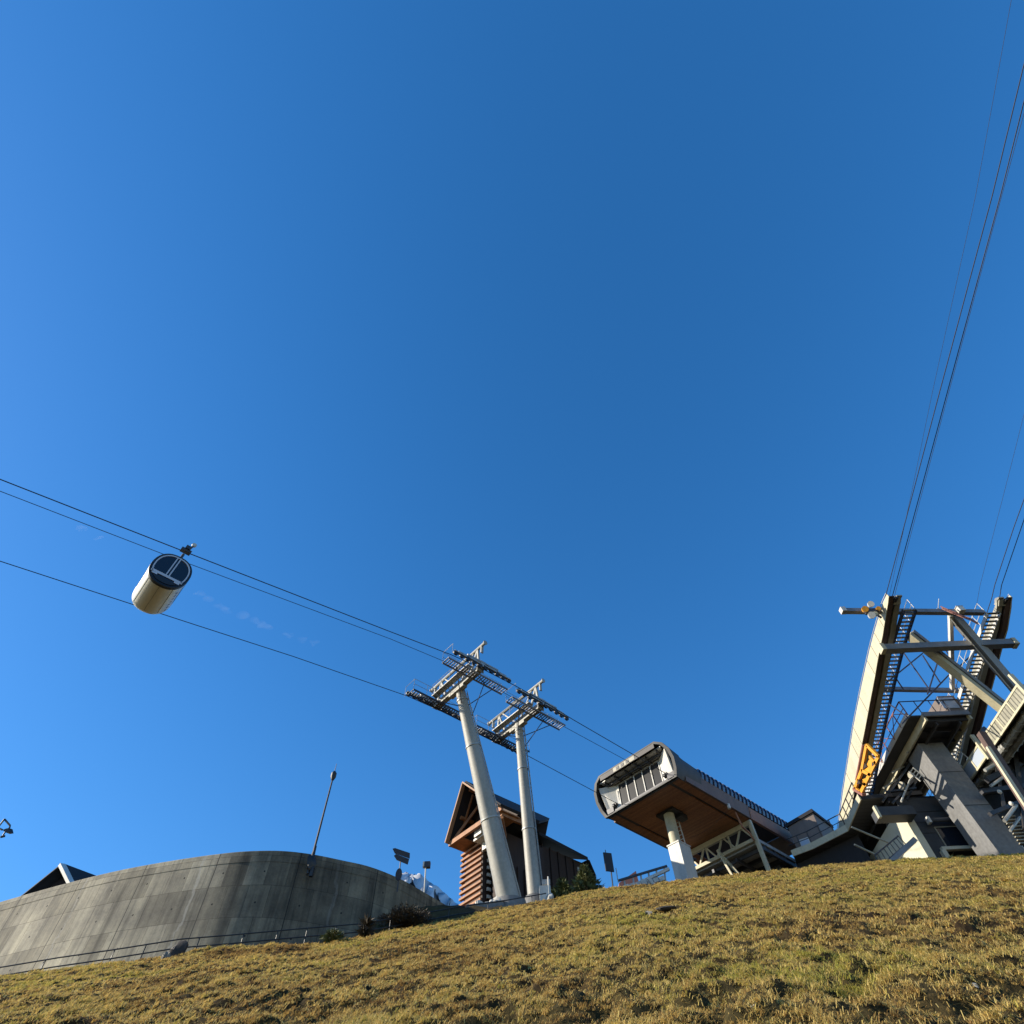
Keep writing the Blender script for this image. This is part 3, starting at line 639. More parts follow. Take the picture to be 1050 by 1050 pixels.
    for p in (-2.45, -1.47, -.49, .49, 1.47, 2.45):
        MB().beam(S(.2, p, .3), S(.2, p, 2.45), .09, .09, LS).build('white_mullion', M['white'], wn)
    tb = MB(); tb.box(S(.19, 0, 2.46), (5.2, .16, .16), (PS, LS, ZUP)); tb.build('window_head', M['galv'], root)
    lb = MB(); lb.box(S(.02, 0, .26), (6.2, .12, .2), (PS, LS, ZUP)); lb.box(S(.1, -3.6, .42), (.9, .5, .45), (PS, LS, ZUP)); lb.box(S(.1, 3.6, .42), (.9, .5, .45), (PS, LS, ZUP)); lb.build('threshold_beam', M['dark_steel'], root)
    for p in (-3.0, 3.0):
        sh = MB(); sh.beam(S(-.2, p-.2, .75), S(2.6, p-.2, .75), .08, .2); sh.beam(S(-.2, p+.2, .75), S(2.6, p+.2, .75), .08, .2)
        sh.beam(S(.3, p, .25), S(.3, p, .8), .2, .12, LS); sa = sh.build('sheave_bank', M['dark_steel'], root)
        for k in range(5): MB().disc(S(-.1+.55*k, p, .62), PS, .22, .14, 14).build('sheave', M['black'], sa)
        ar = MB(); ar.beam(S(.1, p-.5, 1.9), S(.3, p-.35, .6), .06, .06); ar.beam(S(.5, p+.4, .3), S(.4, p+.1, 1.3), .07, .07); ar.build('switch_arm', M['white'], root)
    ho = MB()
    for p in (-.45, .15, .75): ho.box(S(fwd(2.95)-.34, p+.3, 2.98), (.34, .06, .26), (PS, LS, ZUP))
    ho.build('rope_port', M['black'], root)
    hp = MB(); hp.box(S(fwd(2.95)-.325, .3, 2.98), (2.6, .03, .4), (PS, LS, ZUP)); hp.build('port_plate', M['grey_rail'], root)
    # column
    c = MB(); c.tube([S(3.6, 0, -3.0), S(3.6, 0, -.02)], .47, 24); c.build('column', M['cream'], root)
    hb = MB(); hb.box(S(3.75, 0, -.1), (1.9, 1.5, .22), (PS, LS, ZUP)); hb.box(S(4.7, -.5, -.2), (.7, 1.0, .45), (PS, LS, ZUP)); hb.build('column_head', M['black'], root)
    pb = MB(); pb.box(S(3.9, .0, -6.9), (1.2, 1.55, 8.0), (PS, LS, ZUP)); pb.box(S(3.9, .0, -2.86), (1.3, 1.65, .1), (PS, LS, ZUP)); pb.build('pillar', M['white'], root)
    # truss at the end of the soffit
    z0, z1 = -.30, -1.75; T = lambda p, z: S(10.3, p, z)
    tr = MB(); tr.beam(T(-4.1, z0), T(3.6, z0), .3, .42); tr.beam(T(-4.1, z1), T(3.6, z1), .3, .28)
    ps = np.linspace(-3.9, 3.4, 8)
    for i in range(7): tr.beam(T(ps[i], z0 if i % 2 else z1), T(ps[i+1], z1 if i % 2 else z0), .14, .14, LS)
    for p in (-4.0, -1.4, 1.2, 3.5): tr.beam(T(p, z0), T(p, z1), .14, .14, LS)
    tr.build('truss', M['cream'], root)
    po = MB(); po.beam(S(10.0, -4.15, -.25), S(10.3, -4.3, -9), .20, .3, LS); po.beam(S(10.25, -3.85, -.25), S(10.6, -4.0, -9), .14, .2, LS); po.build('post', M['cream'], root)
    di = MB(); di.beam(S(9.6, -.3, -1.5), S(9.8, -1.0, -4.2), .18, .2, LS); di.beam(S(9.6, -.3, -1.5), S(11.2, -3.0, -7.5), .2, .2, LS); di.build('strut', M['cream'], root)
    sb = MB(); sb.box(S(16, 0, -1.9), (8.3, 11.0, .3), (PS, LS, ZUP)); slab = sb.build('floor_slab', M['slab_grey'], root)
    jb = MB()
    for s in np.arange(11.2, 21, 1.6): jb.beam(S(s, -4.1, -2.2), S(s, 4.1, -2.2), .2, .34)
    for p in (-4.0, -1.3, 1.3, 4.0): jb.beam(S(10.6, p, -2.42), S(21, p, -2.42), .22, .3)
    jb.build('joist', M['dark_steel'], root)
    be = MB(); be.box(S(17.5, .5, -6.2), (7.6, 6.0, 8.0), (PS, LS, ZUP)); be.build('machine_room', M['facade'], root)
    pd = MB(); pd.tube([S(8.2, -3.95, .0), S(8.6, -3.95, -1.2), S(9.6, -3.95, -1.5), S(9.9, -3.95, -2.0)], .09, 8); pd.build('drain_pipe', M['brown_fascia'], root)
    lm = MB(); lm.disc(S(6.9, -4.22, -.10), ZUP, .14, .42, 12); lm.build('lamp', M['white'], root)
    wi = MB(); pw = [S(6.9+(-.7)*t, -4.1+4.6*t, -.25-.9*math.sin(math.pi*t)*.5-1.0*t) for t in np.linspace(0, 1, 12)]; wi.tube(pw, .012, 4); wi.build('slack_wire', M['dark_steel'], root)
station()
def station_ladder():
    r = thing('access_ladder', S(5.2, .3, -8), 'short white ladder standing between the station pillar and the board underside', 'ladder')
    b = MB()
    for p in (.05, .62): b.beam(S(5.2, p, -3.4), S(5.0, p, .0), .08, .08)
    b.build('side_rail', M['white'], r)
    b = MB()
    for k in range(9): z = -3.2+k*.37; b.beam(S(5.19-.05*k/9, .05, z), S(5.19-.05*k/9, .62, z), .05, .06)
    b.build('rung', M['white'], r)
    b = MB(); b.box(S(5.2, .3, -3.5), (1.2, 1.0, .12), (PS, LS, ZUP)); b.box(S(5.2, .3, -6.5), (.3, .3, 6), (PS, LS, ZUP)); b.build('landing', M['dark_steel'], r)
station_ladder()

# ------------------------------------------------------------------ chalet tower building behind the lift towers
C0 = V(-4.83, 46, 30.19)
def K(s, p, z): return C0+LD*s+PD*p+V(0, 0, z)
def chalet():
    root = thing('timber_chalet', K(4, -2.2, -10.5), 'tall narrow timber chalet with steep gable and horizontal orange slats behind the lift towers', 'building')
    pc = -1.55                                           # ridge line is at p=0 in the picture; body sits under it
    ridge, ew = 0.0, 2.45
    rid = -1.35; ez = -4.15; eL, eR = 1.95, -4.65; s0 = -.2; s1 = float((atplane(563, 847, C0, PD)-C0) @ LD)
    s1e = float((atplane(553, 857, K(0, eR, ez), PD)-C0) @ LD)
    r = MB()
    for e in (eL, eR):
        n = unit(np.cross(K(0, e, ez)-K(0, rid*0, 0), LD)); n = n if n[2] > 0 else -n
        r.hexa([K(s0, 0 if e > 0 else 0, 0), K(s1, 0, 0), K(s1e if e < 0 else s1, e, ez), K(s0, e, ez)], [K(s0, 0, 0)+n*.22, K(s1, 0, 0)+n*.22, K(s1e if e < 0 else s1, e, ez)+n*.22, K(s0, e, ez)+n*.22])
    r.build('roof', M['roof_dark'], root)
    for e in (eL, eR):
        MB().beam(K(s0-.05, 0, .02), K(s0-.05, e, ez), .12, .34, LD).build('barge_board', M['barge'], root)
    g = MB(); g.prism([K(1.7, 0, -.3), K(1.7, eL+.1, ez+.1), K(1.7, eR-.1, ez+.1)], LD*.12); g.build('gable_panel', M['timber_dark'], root)
    t = MB(); t.beam(K(.05, eL, ez-.02), K(.05, eR, ez-.02), .22, .34); t.build('tie_beam', M['slat'], root)
    rf = MB(); rf.beam(K(.3, 1.0, -2.3), K(1.6, 1.0, -2.3), .2, .22); rf.beam(K(.3, -.1, -.4), K(1.6, -.1, -.4), .2, .25); rf.beam(K(.2, eL-.3, ez+.25), K(1.7, 0, -.9), .16, .2); rf.beam(K(.8, 1.5, -3.3), K(.8, .1, -.6), .12, .14); rf.build('rafter', M['slat'], root)
    so = MB(); so.box(K(.95, (eL+.3)/2, ez-.13), (eL-.3, 1.7, .08), (PD, LD, ZUP)); so.box(K(.95, -3.6, ez-.13), (2.0, 1.7, .08), (PD, LD, ZUP)); so.build('eave_soffit', M['slat'], root)
    # slatted front: projecting boards over a dark recess
    zb, zt = -12.5, -4.25; p0, p1 = [float((atplane(x, 895, K(1.45, 0, 0), LD)-C0) @ PD) for x in (473.5, 494.8)]
    b = MB(); b.box(K(4.2, (p0+p1)/2-.05, (zb+zt)/2), (p0-p1-.25, 5.0, zt-zb), (PD, LD, ZUP)); b.build('wall', M['timber_dark'], root)
    sl = MB(); z = zt-.35
    while z > zb:
        sl.beam(K(1.40, p0, z), K(1.40, p1, z), .24, .15); z -= .40
    sl.build('slat', M['slat'], root)
    ss = MB(); z = zt-.35
    while z > zb:
        ss.beam(K(1.5, p0+.0, z), K(4.6, p0, z), .08, .22); z -= .5
    ss.build('side_slat', M['slat'], root)
    sd = MB(); z = zt-.6
    while z > zb:
        for s in (2.0, 2.9): sd.box(K(s, p1-.08, z), (.12, .34, .22), (PD, LD, ZUP))
        z -= .5
    sd.build('slat_end', M['white'], root)
    for s in (1.55, 2.45, 3.35): MB().beam(K(s, p1+.02, zb), K(s, p1+.02, zt), .14, .26, LD).build('corner_post', M['timber_dark'], root)
    bx = MB(); bx.box(K(1.0, -1.35, -4.75), (1.5, 1.0, .16), (PD, LD, ZUP)); bx.box(K(.55, -1.35, -4.45), (.85, .5, .55), (PD, LD, ZUP)); bx.box(K(1.3, -1.1, -5.1), (.5, .3, .6), (PD, LD, ZUP)); bx.build('floodlight_box', M['white'], root)
    # right-hand wing with posts under the roof
    w = MB(); w.box(K(4.2, p1-1.0, -8.2), (1.0, 4.4, 8.2), (PD, LD, ZUP)); w.build('side_wall', M['timber_dark'], root)
    ps = MB()
    for s in (2.9, 3.6, 4.3, 5.0): ps.beam(K(s, p1-1.6, -12), K(s, p1-1.6, -6.4), .14, .14, LD)
    ps.build('timber_post', M['timber_dark'], root)
    br = MB(); br.beam(K(.2, eR+.35, ez-.2), K(2.2, eR+.35, ez-.2), .22, .4); br.beam(K(.25, eR+.3, ez-.5), K(1.7, -3.0, ez-.9), .2, .25); br.build('bracket', M['slat'], root)
    st = MB(); st.hexa([K(.6, 1.6, -12.5), K(.6, .5, -12.5), K(1.6, .5, -12.5), K(1.6, 1.6, -12.5)], [K(.6, .62, -8.9), K(.6, .5, -8.9), K(1.6, .5, -8.9), K(1.6, .62, -8.9)]); st.build('stair_roof', M['barge'], root)
chalet()
def low_building():
    root = thing('long_timber_building', at(590, 920, 50), 'long low dark timber building with overhanging roof, running back from the chalet', 'building')
    # two points of the eave from the photo, the length runs along the ropeway direction
    a = at(552, 858, 50); b = atplane(608, 887, a, PD); d = unit(V(*(b-a)[:2], 0)); n = V(-d[1], d[0], 0); ln = np.linalg.norm((b-a)[:2]); dz = (b-a)[2]
    q = lambda s, p, z: a+d*s+n*p+V(0, 0, z+dz*s/ln)
    r = MB(); r.hexa([q(-.5, -.6, -.25), q(ln-1.2, -.6, -.25), q(ln-1.2, 5, 2.2), q(-.5, 5, 2.2)], [q(-.5, -.6, 0), q(ln-1.2, -.6, 0), q(ln-1.2, 5, 2.5), q(-.5, 5, 2.5)]); r.build('roof', M['roof_dark'], root)
    r = MB(); r.prism([q(ln-1.2, -.6, -.2), q(ln-.2, -.2, -.9), q(ln+.1, .3, -1.3), q(ln+.1, 3, -1.3), q(ln-1.2, 3, 0)], d*.2); r.build('roof_end', M['roof_dark'], root)
    w = MB(); w.box((q(-.3, 2.2, -5.2)+q(ln-.9, 2.2, -5.2))/2, (ln-.2, 4.2, 9.6), (d, n, ZUP)); w.build('wall', M['timber_dark'], root)
    e = MB(); e.hexa([q(ln-1, .3, -12), q(ln+5.2, .3, -12), q(ln+5.2, 4, -12), q(ln-1, 4, -12)], [q(ln-1, .3, -1.7), q(ln+5.2, .3, -3.6), q(ln+5.2, 4, -3.6), q(ln-1, 4, -1.7)]); e.build('rear_wing', M['timber_dark'], root)
    for s, z in ((ln-1.9, -1.0), (ln-1.4, -1.2), (ln+2.2, -2.9)):
        MB().box(q(s, .02, z), (.16, .12, .3), (d, n, ZUP)).build('wall_lamp', M['white'], root)
    bb = MB()
    for s in np.arange(.4, ln-1, .9): bb.beam(q(s, .05, -8), q(s, .05, -.4), .12, .12, d)
    bb.build('timber_post', M['timber_dark'], root)
low_building()

# small gabled roof behind the wall, far left
def gable_roof():
    ap = at(73, 892, 52); el = at(30, 927, 52); er = at(92, 905, 58)
    root = thing('gabled_house', ap-V(0, 0, 6), 'dark gabled house roof with a white barge board peeping over the concrete wall', 'building')
    vec = unit(V(.62, .78, 0))*7; el2 = at(30, 927, 52); rt = at(84, 914, 51.5)
    MB().prism([ap, el2, el2+V(0, 0, -3), rt+V(0, 0, -3), rt], vec*.9).build('wall', M['timber_dark'], root)
    r = MB(); f = -unit(vec)*.8
    r.hexa([ap+f, el2+f, el2+vec, ap+vec], [ap+f+ZUP*.25, el2+f+ZUP*.25, el2+vec+ZUP*.25, ap+vec+ZUP*.25]); r.hexa([ap+f, rt+f, rt+vec, ap+vec], [ap+f+ZUP*.25, rt+f+ZUP*.25, rt+vec+ZUP*.25, ap+vec+ZUP*.25]); r.build('roof', M['roof_dark'], root)
    MB().beam(ap+f*1.1+ZUP*.1, rt+f*1.1+ZUP*.1, .25, .5, vec).build('barge_board', M['white'], root)
    MB().beam(ap+f*1.1+ZUP*.1, el2+f*1.1+ZUP*.1, .2, .2, vec).build('barge_board', M['roof_dark'], root)
gable_roof()
def far_roof():
    a = at(640, 905, 62); b = at(652, 893, 62)
    root = thing('small_red_roof', a-V(0, 0, 3), 'small faded red roof seen beyond the long dark building', 'building')
    MB().hexa([a+V(-.6, 0, -.6), a+V(1.5, 0, -.8), a+V(1.7, 4, -.8), a+V(-.6, 4, -.6)], [a+V(-.5, 0, 0), b, b+V(.2, 4, 0), a+V(-.5, 4, .3)]).build('roof', M['pink_roof'], root)
    MB().box(a+V(.5, 2.2, -2.2), (2, 3.6, 3)).build('wall', M['beige'], root)
far_roof()

# ------------------------------------------------------------------ cable car station on the right
def arc_top(Y): return np.interp(Y, [29.95, 31, 34.65, 38.3, 42.54, 46.78, 48.6, 60], [33.82, 33.86, 33.37, 32.64, 31.65, 30.42, 29.93, 26.3])
def saddle(x_out, sgn, label, Yt=29.95):
    """curved rope saddle: outer side plate, underside strip, rail, inboard walkway; sgn=+1 inboard is +X"""
    root = thing('saddle_girder', (x_out, 45, 31), label, 'girder', 'rope saddle girders of the cable car station')
    Ys = np.concatenate([np.linspace(Yt, 33, 8), np.linspace(34, 60, 22)])
    dep = lambda Y: np.interp(Y, [Yt, Yt+.7, 33, 37, 41, 60], [.25, .55, .95, 1.3, 1.42, 1.5])
    def ribbon(x0, x1, ztop, zbot, name, mat, Ya=Yt, Yb=60):
        yy = [Y for Y in Ys if Ya-1e-6 <= Y <= Yb]; vs = []; fs = []
        for Y in yy:
            a, b = x_out+sgn*x0, x_out+sgn*x1; vs += [(a, Y, ztop(Y)), (b, Y, ztop(Y)), (b, Y, zbot(Y)), (a, Y, zbot(Y))]
        for i in range(len(yy)-1):
            for j in range(4): fs.append((i*4+j, i*4+(j+1) % 4, i*4+4+(j+1) % 4, i*4+4+j))
        k = 4*(len(yy)-1); fs += [(0, 1, 2, 3), (k, k+1, k+2, k+3)]
        return MB()._add(vs, fs).build(name, mat, root)
    top = arc_top
    pl = ribbon(0, .06, top, lambda Y: top(Y)-dep(Y), 'side_plate', M['cream'])
    j = MB()
    for Y in (31.2, 32.2, 33.6, 34.8, 36.2, 39.6, 42.6, 44.0, 47): j.beam((x_out-sgn*.012, Y, top(Y)-.02), (x_out-sgn*.012, Y+.15, top(Y)-dep(Y)), .03, .03)
    j.build('plate_joint', M['grey_rail'], pl)
    ribbon(.062, .42, lambda Y: top(Y)-.25, lambda Y: top(Y)-dep(Y)+.05, 'box_girder', M['soffit_brown'])
    ribbon(.42, .62, lambda Y: top(Y)-.3, lambda Y: top(Y)-.45, 'rope_slot', M['black'])
    ribbon(.62, 1.02, lambda Y: top(Y)-.25, lambda Y: top(Y)-dep(Y)+.12, 'rail_girder', M['grey_rail'])
    ht = MB(); ht.tube([(x_out, Y, top(Y)+.12) for Y in Ys], .025, 5); ht.build('hand_cable', M['white'], root)
    # inboard walkway
    x0, x1 = 1.06, 1.98; Yw = Yt+.9; wz = lambda Y: top(Y)-.85
    wk = MB()
    for x in (x0, x1):
        for A, B in zip(np.linspace(Yw, 56, 14)[:-1], np.linspace(Yw, 56, 14)[1:]): wk.beam((x_out+sgn*x, A, wz(A)), (x_out+sgn*x, B, wz(B)), .07, .28)
    wo = wk.build('walkway', M['white'] if sgn < 0 else M['navy'], root)
    gr = MB(); Y = Yw
    while Y < 50: gr.beam((x_out+sgn*x0, Y, wz(Y)-.02), (x_out+sgn*x1, Y, wz(Y)-.02), .16, .05); Y += .36
    gr.build('tread', M['grating'] if sgn < 0 else M['galv'], wo)
    rl = MB()
    for z in (.55, 1.1): rl.tube([(x_out+sgn*x1, Y, wz(Y)+z) for Y in np.linspace(Yw, 54, 20)], .025, 5)
    for Y in np.arange(Yw, 54, 1.2): rl.tube([(x_out+sgn*x1, Y, wz(Y)), (x_out+sgn*x1, Y, wz(Y)+1.1)], .025, 5)
    rl.build('guard_rail', M['galv'] if sgn > 0 else M['white'], root)
    en = MB(); en.prism([(x_out+sgn*.45, Yt+.2, top(Yt)-.05), (x_out+sgn*.45, Yt+.15, top(Yt)-.28), (x_out+sgn*.45, Yt+.6, top(Yt)-.5), (x_out+sgn*.45, Yt+.8, top(Yt)-.1)], (sgn*.5, 0, 0)); en.build('nose_block', M['grey_rail'], root)
    hd = MB(); hd.disc((x_out+sgn*.75, Yt+.5, top(Yt)-.12), (1, 0, 0), .30, .14, 20); hd.build('end_wheel', M['beam_grey'], root)
    return root
saddle(27.5, 1, 'long curved cream sided girder at the left, ropes rising from its tip', 29.95)
saddle(36.95, -1, 'curved brown girder further right, with a white railed walkway beside it', 30.6)

def bracing():
    root = thing('girder_bracing', (32, 34, 30), 'grey steel beams and diagonals tying the two rope saddle girders together', 'steel frame')
    zt = 34.1
    t = MB(); t.beam(at(863, 626.5, 31.6), at(1008, 628, 31.6), .34, .34); t.build('top_bar', M['beam_grey'], root)
    c = MB(); e = at(864.5, 626, 31.6); c.box(e, (.35, .42, .42)); c.build('end_cap', M['white'], root)
    b = MB(); b.beam(V(27.35, 33.6, 31.85), V(36.9, 33.6, 31.85), .5, .5); b.build('cross_beam', M['beam_grey'], root)
    for x in (27.2, 37.05): MB().box(V(x, 33.6, 31.85), (.3, .6, .58)).build('beam_end', M['cream'], root)
    l = MB(); l.beam(at(905, 706.5, 39.5), at(1000, 708.5, 39.5), .3, .3); l.build('lower_tie', M['beam_grey'], root)
    a, z = at(931, 651, 33.7), at(1036, 734, 36.6)
    s = MB(); s.beam(a, z, .34, .62, V(0, 1, 0)); s.build('diagonal_strut', M['cream'], root)
    s2 = MB(); s2.beam(a+V(.32, 0, .20), z+V(.32, 0, .20), .28, .72, V(0, 1, 0)); s2.build('strut_web', M['beam_grey'], root)
    a, z = at(976, 630, 32.0), at(1050, 716, 36.2); s = MB(); s.beam(a, z, .75, .5, V(0, 1, 0))
    s.build('diagonal_strut', M['beam_grey'], root)
    s = MB()
    for off in (V(-.38, 0, -.2), V(.38, 0, .2)): s.beam(a+off, z+off, .07, .5)
    s.build('strut_flange', M['white'], root)
    p = MB(); p.beam(at(974.5, 631, 31.8), at(976.5, 706, 39.0), .26, .26, V(1, 0, 0)); p.build('post', M['white'], root)
    x = MB()
    for (p0, q0) in (((920, 660), (955, 710)), ((909, 700), (946, 670)), ((915, 690), (927, 708)), ((963, 674), (951, 712)), ((925, 742), (975, 690)), ((1000, 668), (977, 690)), ((968, 664), (985, 690)), ((946, 672), (964, 700)), ((930, 735), (912, 722))):
        x.tube([at(*p0, 37.5), at(*q0, 38.5)], .055, 6)
    x.build('brace', M['navy'], root)
bracing()

def lamp_cluster():
    c = at(893, 627, 31.3)
    root = thing('floodlight_cluster', c, 'cluster of white and yellow lamps on the bar end left of the cream girder', 'lamp')
    dk = MB(); dk.box(c, (.9, .35, .35)); dk.beam(c+V(-.1, 0, .5), c+V(.4, 0, -.7), .12, .12); dk.build('bracket', M['dark_steel'], root)
    for dx, dy, m, r in ((-.45, .1, 'yellow', .22), (-.30, -.55, 'white', .24), (.25, .6, 'white', .22), (.55, .1, 'yellow', .16), (.0, -.45, 'cream', .18)):
        q = c+V(dx, -.1, dy); k = MB(); k.tube([q+V(0, .2, .05), q, q-V(.06, .2, .1)], [r*.5, r, r*1.05], 12); k.build('lamp_head', M[m], root)
lamp_cluster()
def orange_bundle():
    root = thing('orange_hose', at(978, 628, 31), 'orange hose lying across the top bar beside the white walkway', 'hose')
    pts = [at(966, 624, 31.3), at(975, 628, 31.1), at(985, 632, 31.0), at(996, 636, 30.9), at(1003, 640, 30.8)]
    b = MB(); b.tube(pts, .06, 6); b.tube([p+V(.05, 0, .22-.02*i) for i, p in enumerate(pts)], .05, 6); b.build('hose', M['red_rail'], root)
orange_bundle()

# thin rods and box on the top bar
def bits():
    r = thing('weather_mast', at(962, 626, 31.6), 'thin white antenna rod standing on the top bar between the girders', 'antenna')
    MB().tube([at(962, 625, 31.6), at(962.8, 614, 31.6)], .03, 5).build('rod', M['white'], r)
    MB().box(at(962, 625, 31.6), (.16, .16, .16)).build('clamp', M['galv'], r)
    r = thing('sensor_box', at(985, 625, 31.5), 'small white box bolted to the top bar beside the walkway cage', 'box')
    c = at(985, 625.5, 31.3); MB().box(c, (.42, .4, .4)).build('housing', M['white'], r); MB().box(c+V(0, .05, .25), (.5, .5, .06)).build('lid', M['galv'], r)
bits()

# docks, pier, building
def dock(X0, X1, Y0, Y1, z, label, edge_rail=True, glazed=False):
    root = thing('boarding_dock', (X0, Y1, z), label, 'platform', 'boarding docks of the cable car station')
    MB().span((X0, X0+.16), (Y0, Y1), (z-.62, z)).build('edge_girder', M['cream'], root)
    MB().span((X1-.16, X1), (Y0, Y1), (z-.62, z)).build('edge_girder', M['cream'], root)
    MB().span((X0+.16, X1-.16), (Y0+.05, Y1), (z-.18, z-.02)).build('deck', M['dark_steel'], root)
    j = MB()
    for Y in np.arange(Y0+.3, Y1, 1.3): j.span((X0+.17, X1-.17), (Y, Y+.12), (z-.5, z-.2))
    for x in (X0+.9, X1-.9): j.span((x, x+.14), (Y0+.4, Y1), (z-.75, z-.52))
    j.build('joist', M['dark_steel'], root)
    MB().span((X0, X1), (Y0-.12, Y0-.01), (z-.3, z+.06)).build('nose_beam', M['beam_grey'], root)
    return root
def dock_left():
    X0, z = 31.0, 30.1
    root = dock(X0, 34.6, 39.1, 52, z, 'left boarding dock with cream edge girder, outrigger walkway and red oxide railing, on a pier')
    MB().span((X0-.95, X0-.02), (39.3, 51.5), (z-.08, z+.02)).build('side_walkway', M['facade'], root)
    MB().span((X0-1.0, X0-.95), (39.2, 51.5), (z-.1, z+.3)).build('toe_board', M['white'], root)
    r = MB(); x = X0-1.0; zt = z+1.25
    r.tube([(x, 39.2, zt), (x, 50, zt)], .05, 6)
    for Y in np.arange(39.2, 50.1, 1.55): r.tube([(x, Y, z), (x, Y, zt)], .045, 6)
    r.build('railing', M['red_rail'], root)
    k = MB()
    for Y in np.arange(39.2, 48.6, 3.1): k.tube([(x, Y, z+.1), (x, Y+1.55, zt)], .03, 5); k.tube([(x, Y+3.1, z+.1), (x, Y+1.55, zt)], .03, 5)
    k.tube([(x, 39.2, z+.65), (x, 50, z+.65)], .03, 5); k.build('rail_brace', M['red_rail'], root)
    f = MB(); f.tube([(x, 39.2, zt), (34.6, 39.2, zt)], .045, 6)
    for X in np.linspace(x, 34.6, 5): f.tube([(X, 39.2, z), (X, 39.2, zt)], .035, 5)
    for X in np.linspace(x, 34.6, 5)[:-1]: f.tube([(X, 39.2, z+.1), (X+.57, 39.2, zt), (X+1.14, 39.2, z+.1)], .03, 5)
    f.build('front_railing', M['navy'], root)
    s = MB()
    for p, q in (((937, 760), (950, 745)), ((906, 808), (922, 798)), ((915, 792), (927, 786)), ((930, 772), (945, 764))): s.beam(at(*p, 43), at(*q, 45), .12, .12)
    s.build('strut', M['grey_rail'], root)
    c = MB(); c.box(V(34.0, 40.4, z+.9), (1.3, 2.2, 1.6)); c.build('control_cabin', M['hut'], root)
    c = MB(); c.box(V(33.8, 39.26, z+1.0), (1.2, .06, 1.0)); c.build('cabin_window', M['glass_pale'], root)
    p = MB(); p.hexa([(32.05, 42, 16), (33.75, 42, 16), (33.75, 44.0, 16), (32.05, 44.0, 16)], [(31.35, 42, 29.5), (33.3, 42, 29.5), (33.3, 44.2, 29.5), (31.35, 44.2, 29.5)]); p.build('pier', M['concrete'], root)
    j = MB()
    for z_ in (27.0, 24.4): j.span((31.4+(29.5-z_)*.05, 33.36+(29.5-z_)*.034), (41.975, 41.998), (z_, z_+.035))
    j.build('pour_joint', M['facade'], root)
dock_left()
def dock_right():
    X0, z = 34.5, 28.0; kk = 34.5/38
    root = dock(X0, 38.6, 33.6, 50, z-.05, 'right boarding dock with a cream framed glazed side and grey ducts beneath')
    for n_, (Ya, Yb) in enumerate(((36.9*kk, 42.8*kk), (44.4*kk, 47.9*kk))):
        f = MB()
        for zz in (z+.0, z-.92): f.span((X0-.14, X0-.02), (Ya, Yb), (zz-.09, zz+.05))
        for Y in np.linspace(Ya, Yb, 4 if n_ == 0 else 3): f.span((X0-.145, X0-.025), (Y-.07, Y+.07), (z-.96, z+.03))
        f.span((X0-.2, X0+.1), (Ya-.2, Ya-.02), (z-1.2, z+.8))
        fo = f.build('side_frame', M['cream'], root)
        MB().span((X0-.10, X0-.06), (Ya, Yb), (z-.9, z)).build('frame_panel', M['glass_pale'] if n_ else M['grating'], fo)
    for x in (35.15, 35.9):
        d = MB(); d.tube([(x, Y, z-1.0) for Y in np.linspace(33.8, 46, 14)], .25, 10)
        for Y in np.arange(34.0, 46, .75): d.disc((x, Y, z-1.0), (0, 1, 0), .30, .1, 12)
        d.build('duct', M['galv'], root)
    b = MB(); b.beam(at(1006, 752, 37.0), at(1056, 830, 37.0), .45, .45, V(0, 1, 0)); b.build('brace', M['soffit_brown'], root)
    b = MB(); b.beam(at(1013, 766, 36.75), at(1054, 829, 36.75), .22, .2, V(0, 1, 0)); b.build('brace_plate', M['cream'], root)
    w = MB(); w.span((36.0, 42), (46, 49.6), (23, 27.3)); w.build('machine_housing', M['facade'], root)
    f = MB(); f.beam(at(985, 760, 45), at(1012, 758, 45), .5, .6); f.beam(at(995, 757, 45), at(1010, 747, 45), .3, .3); f.build('cross_member', M['dark_steel'], root)
    r = MB()
    for x in (982, 987, 992): r.tube([at(x, 768+(x-982)*.9, 43.5), at(x-3, 779+(x-982)*.9, 43.5)], .04, 5)
    r.tube([at(981, 768, 43.5), at(995, 779, 43.5)], .05, 5); r.tube([at(978, 779, 43.5), at(991, 790, 43.5)], .05, 5); r.build('railing', M['white'], root)
    b = MB(); b.beam(at(1035, 815, 46), at(1048, 803, 46), .8, .9); b.build('blue_tarpaulin', M['glass_blue'], root)
dock_right()

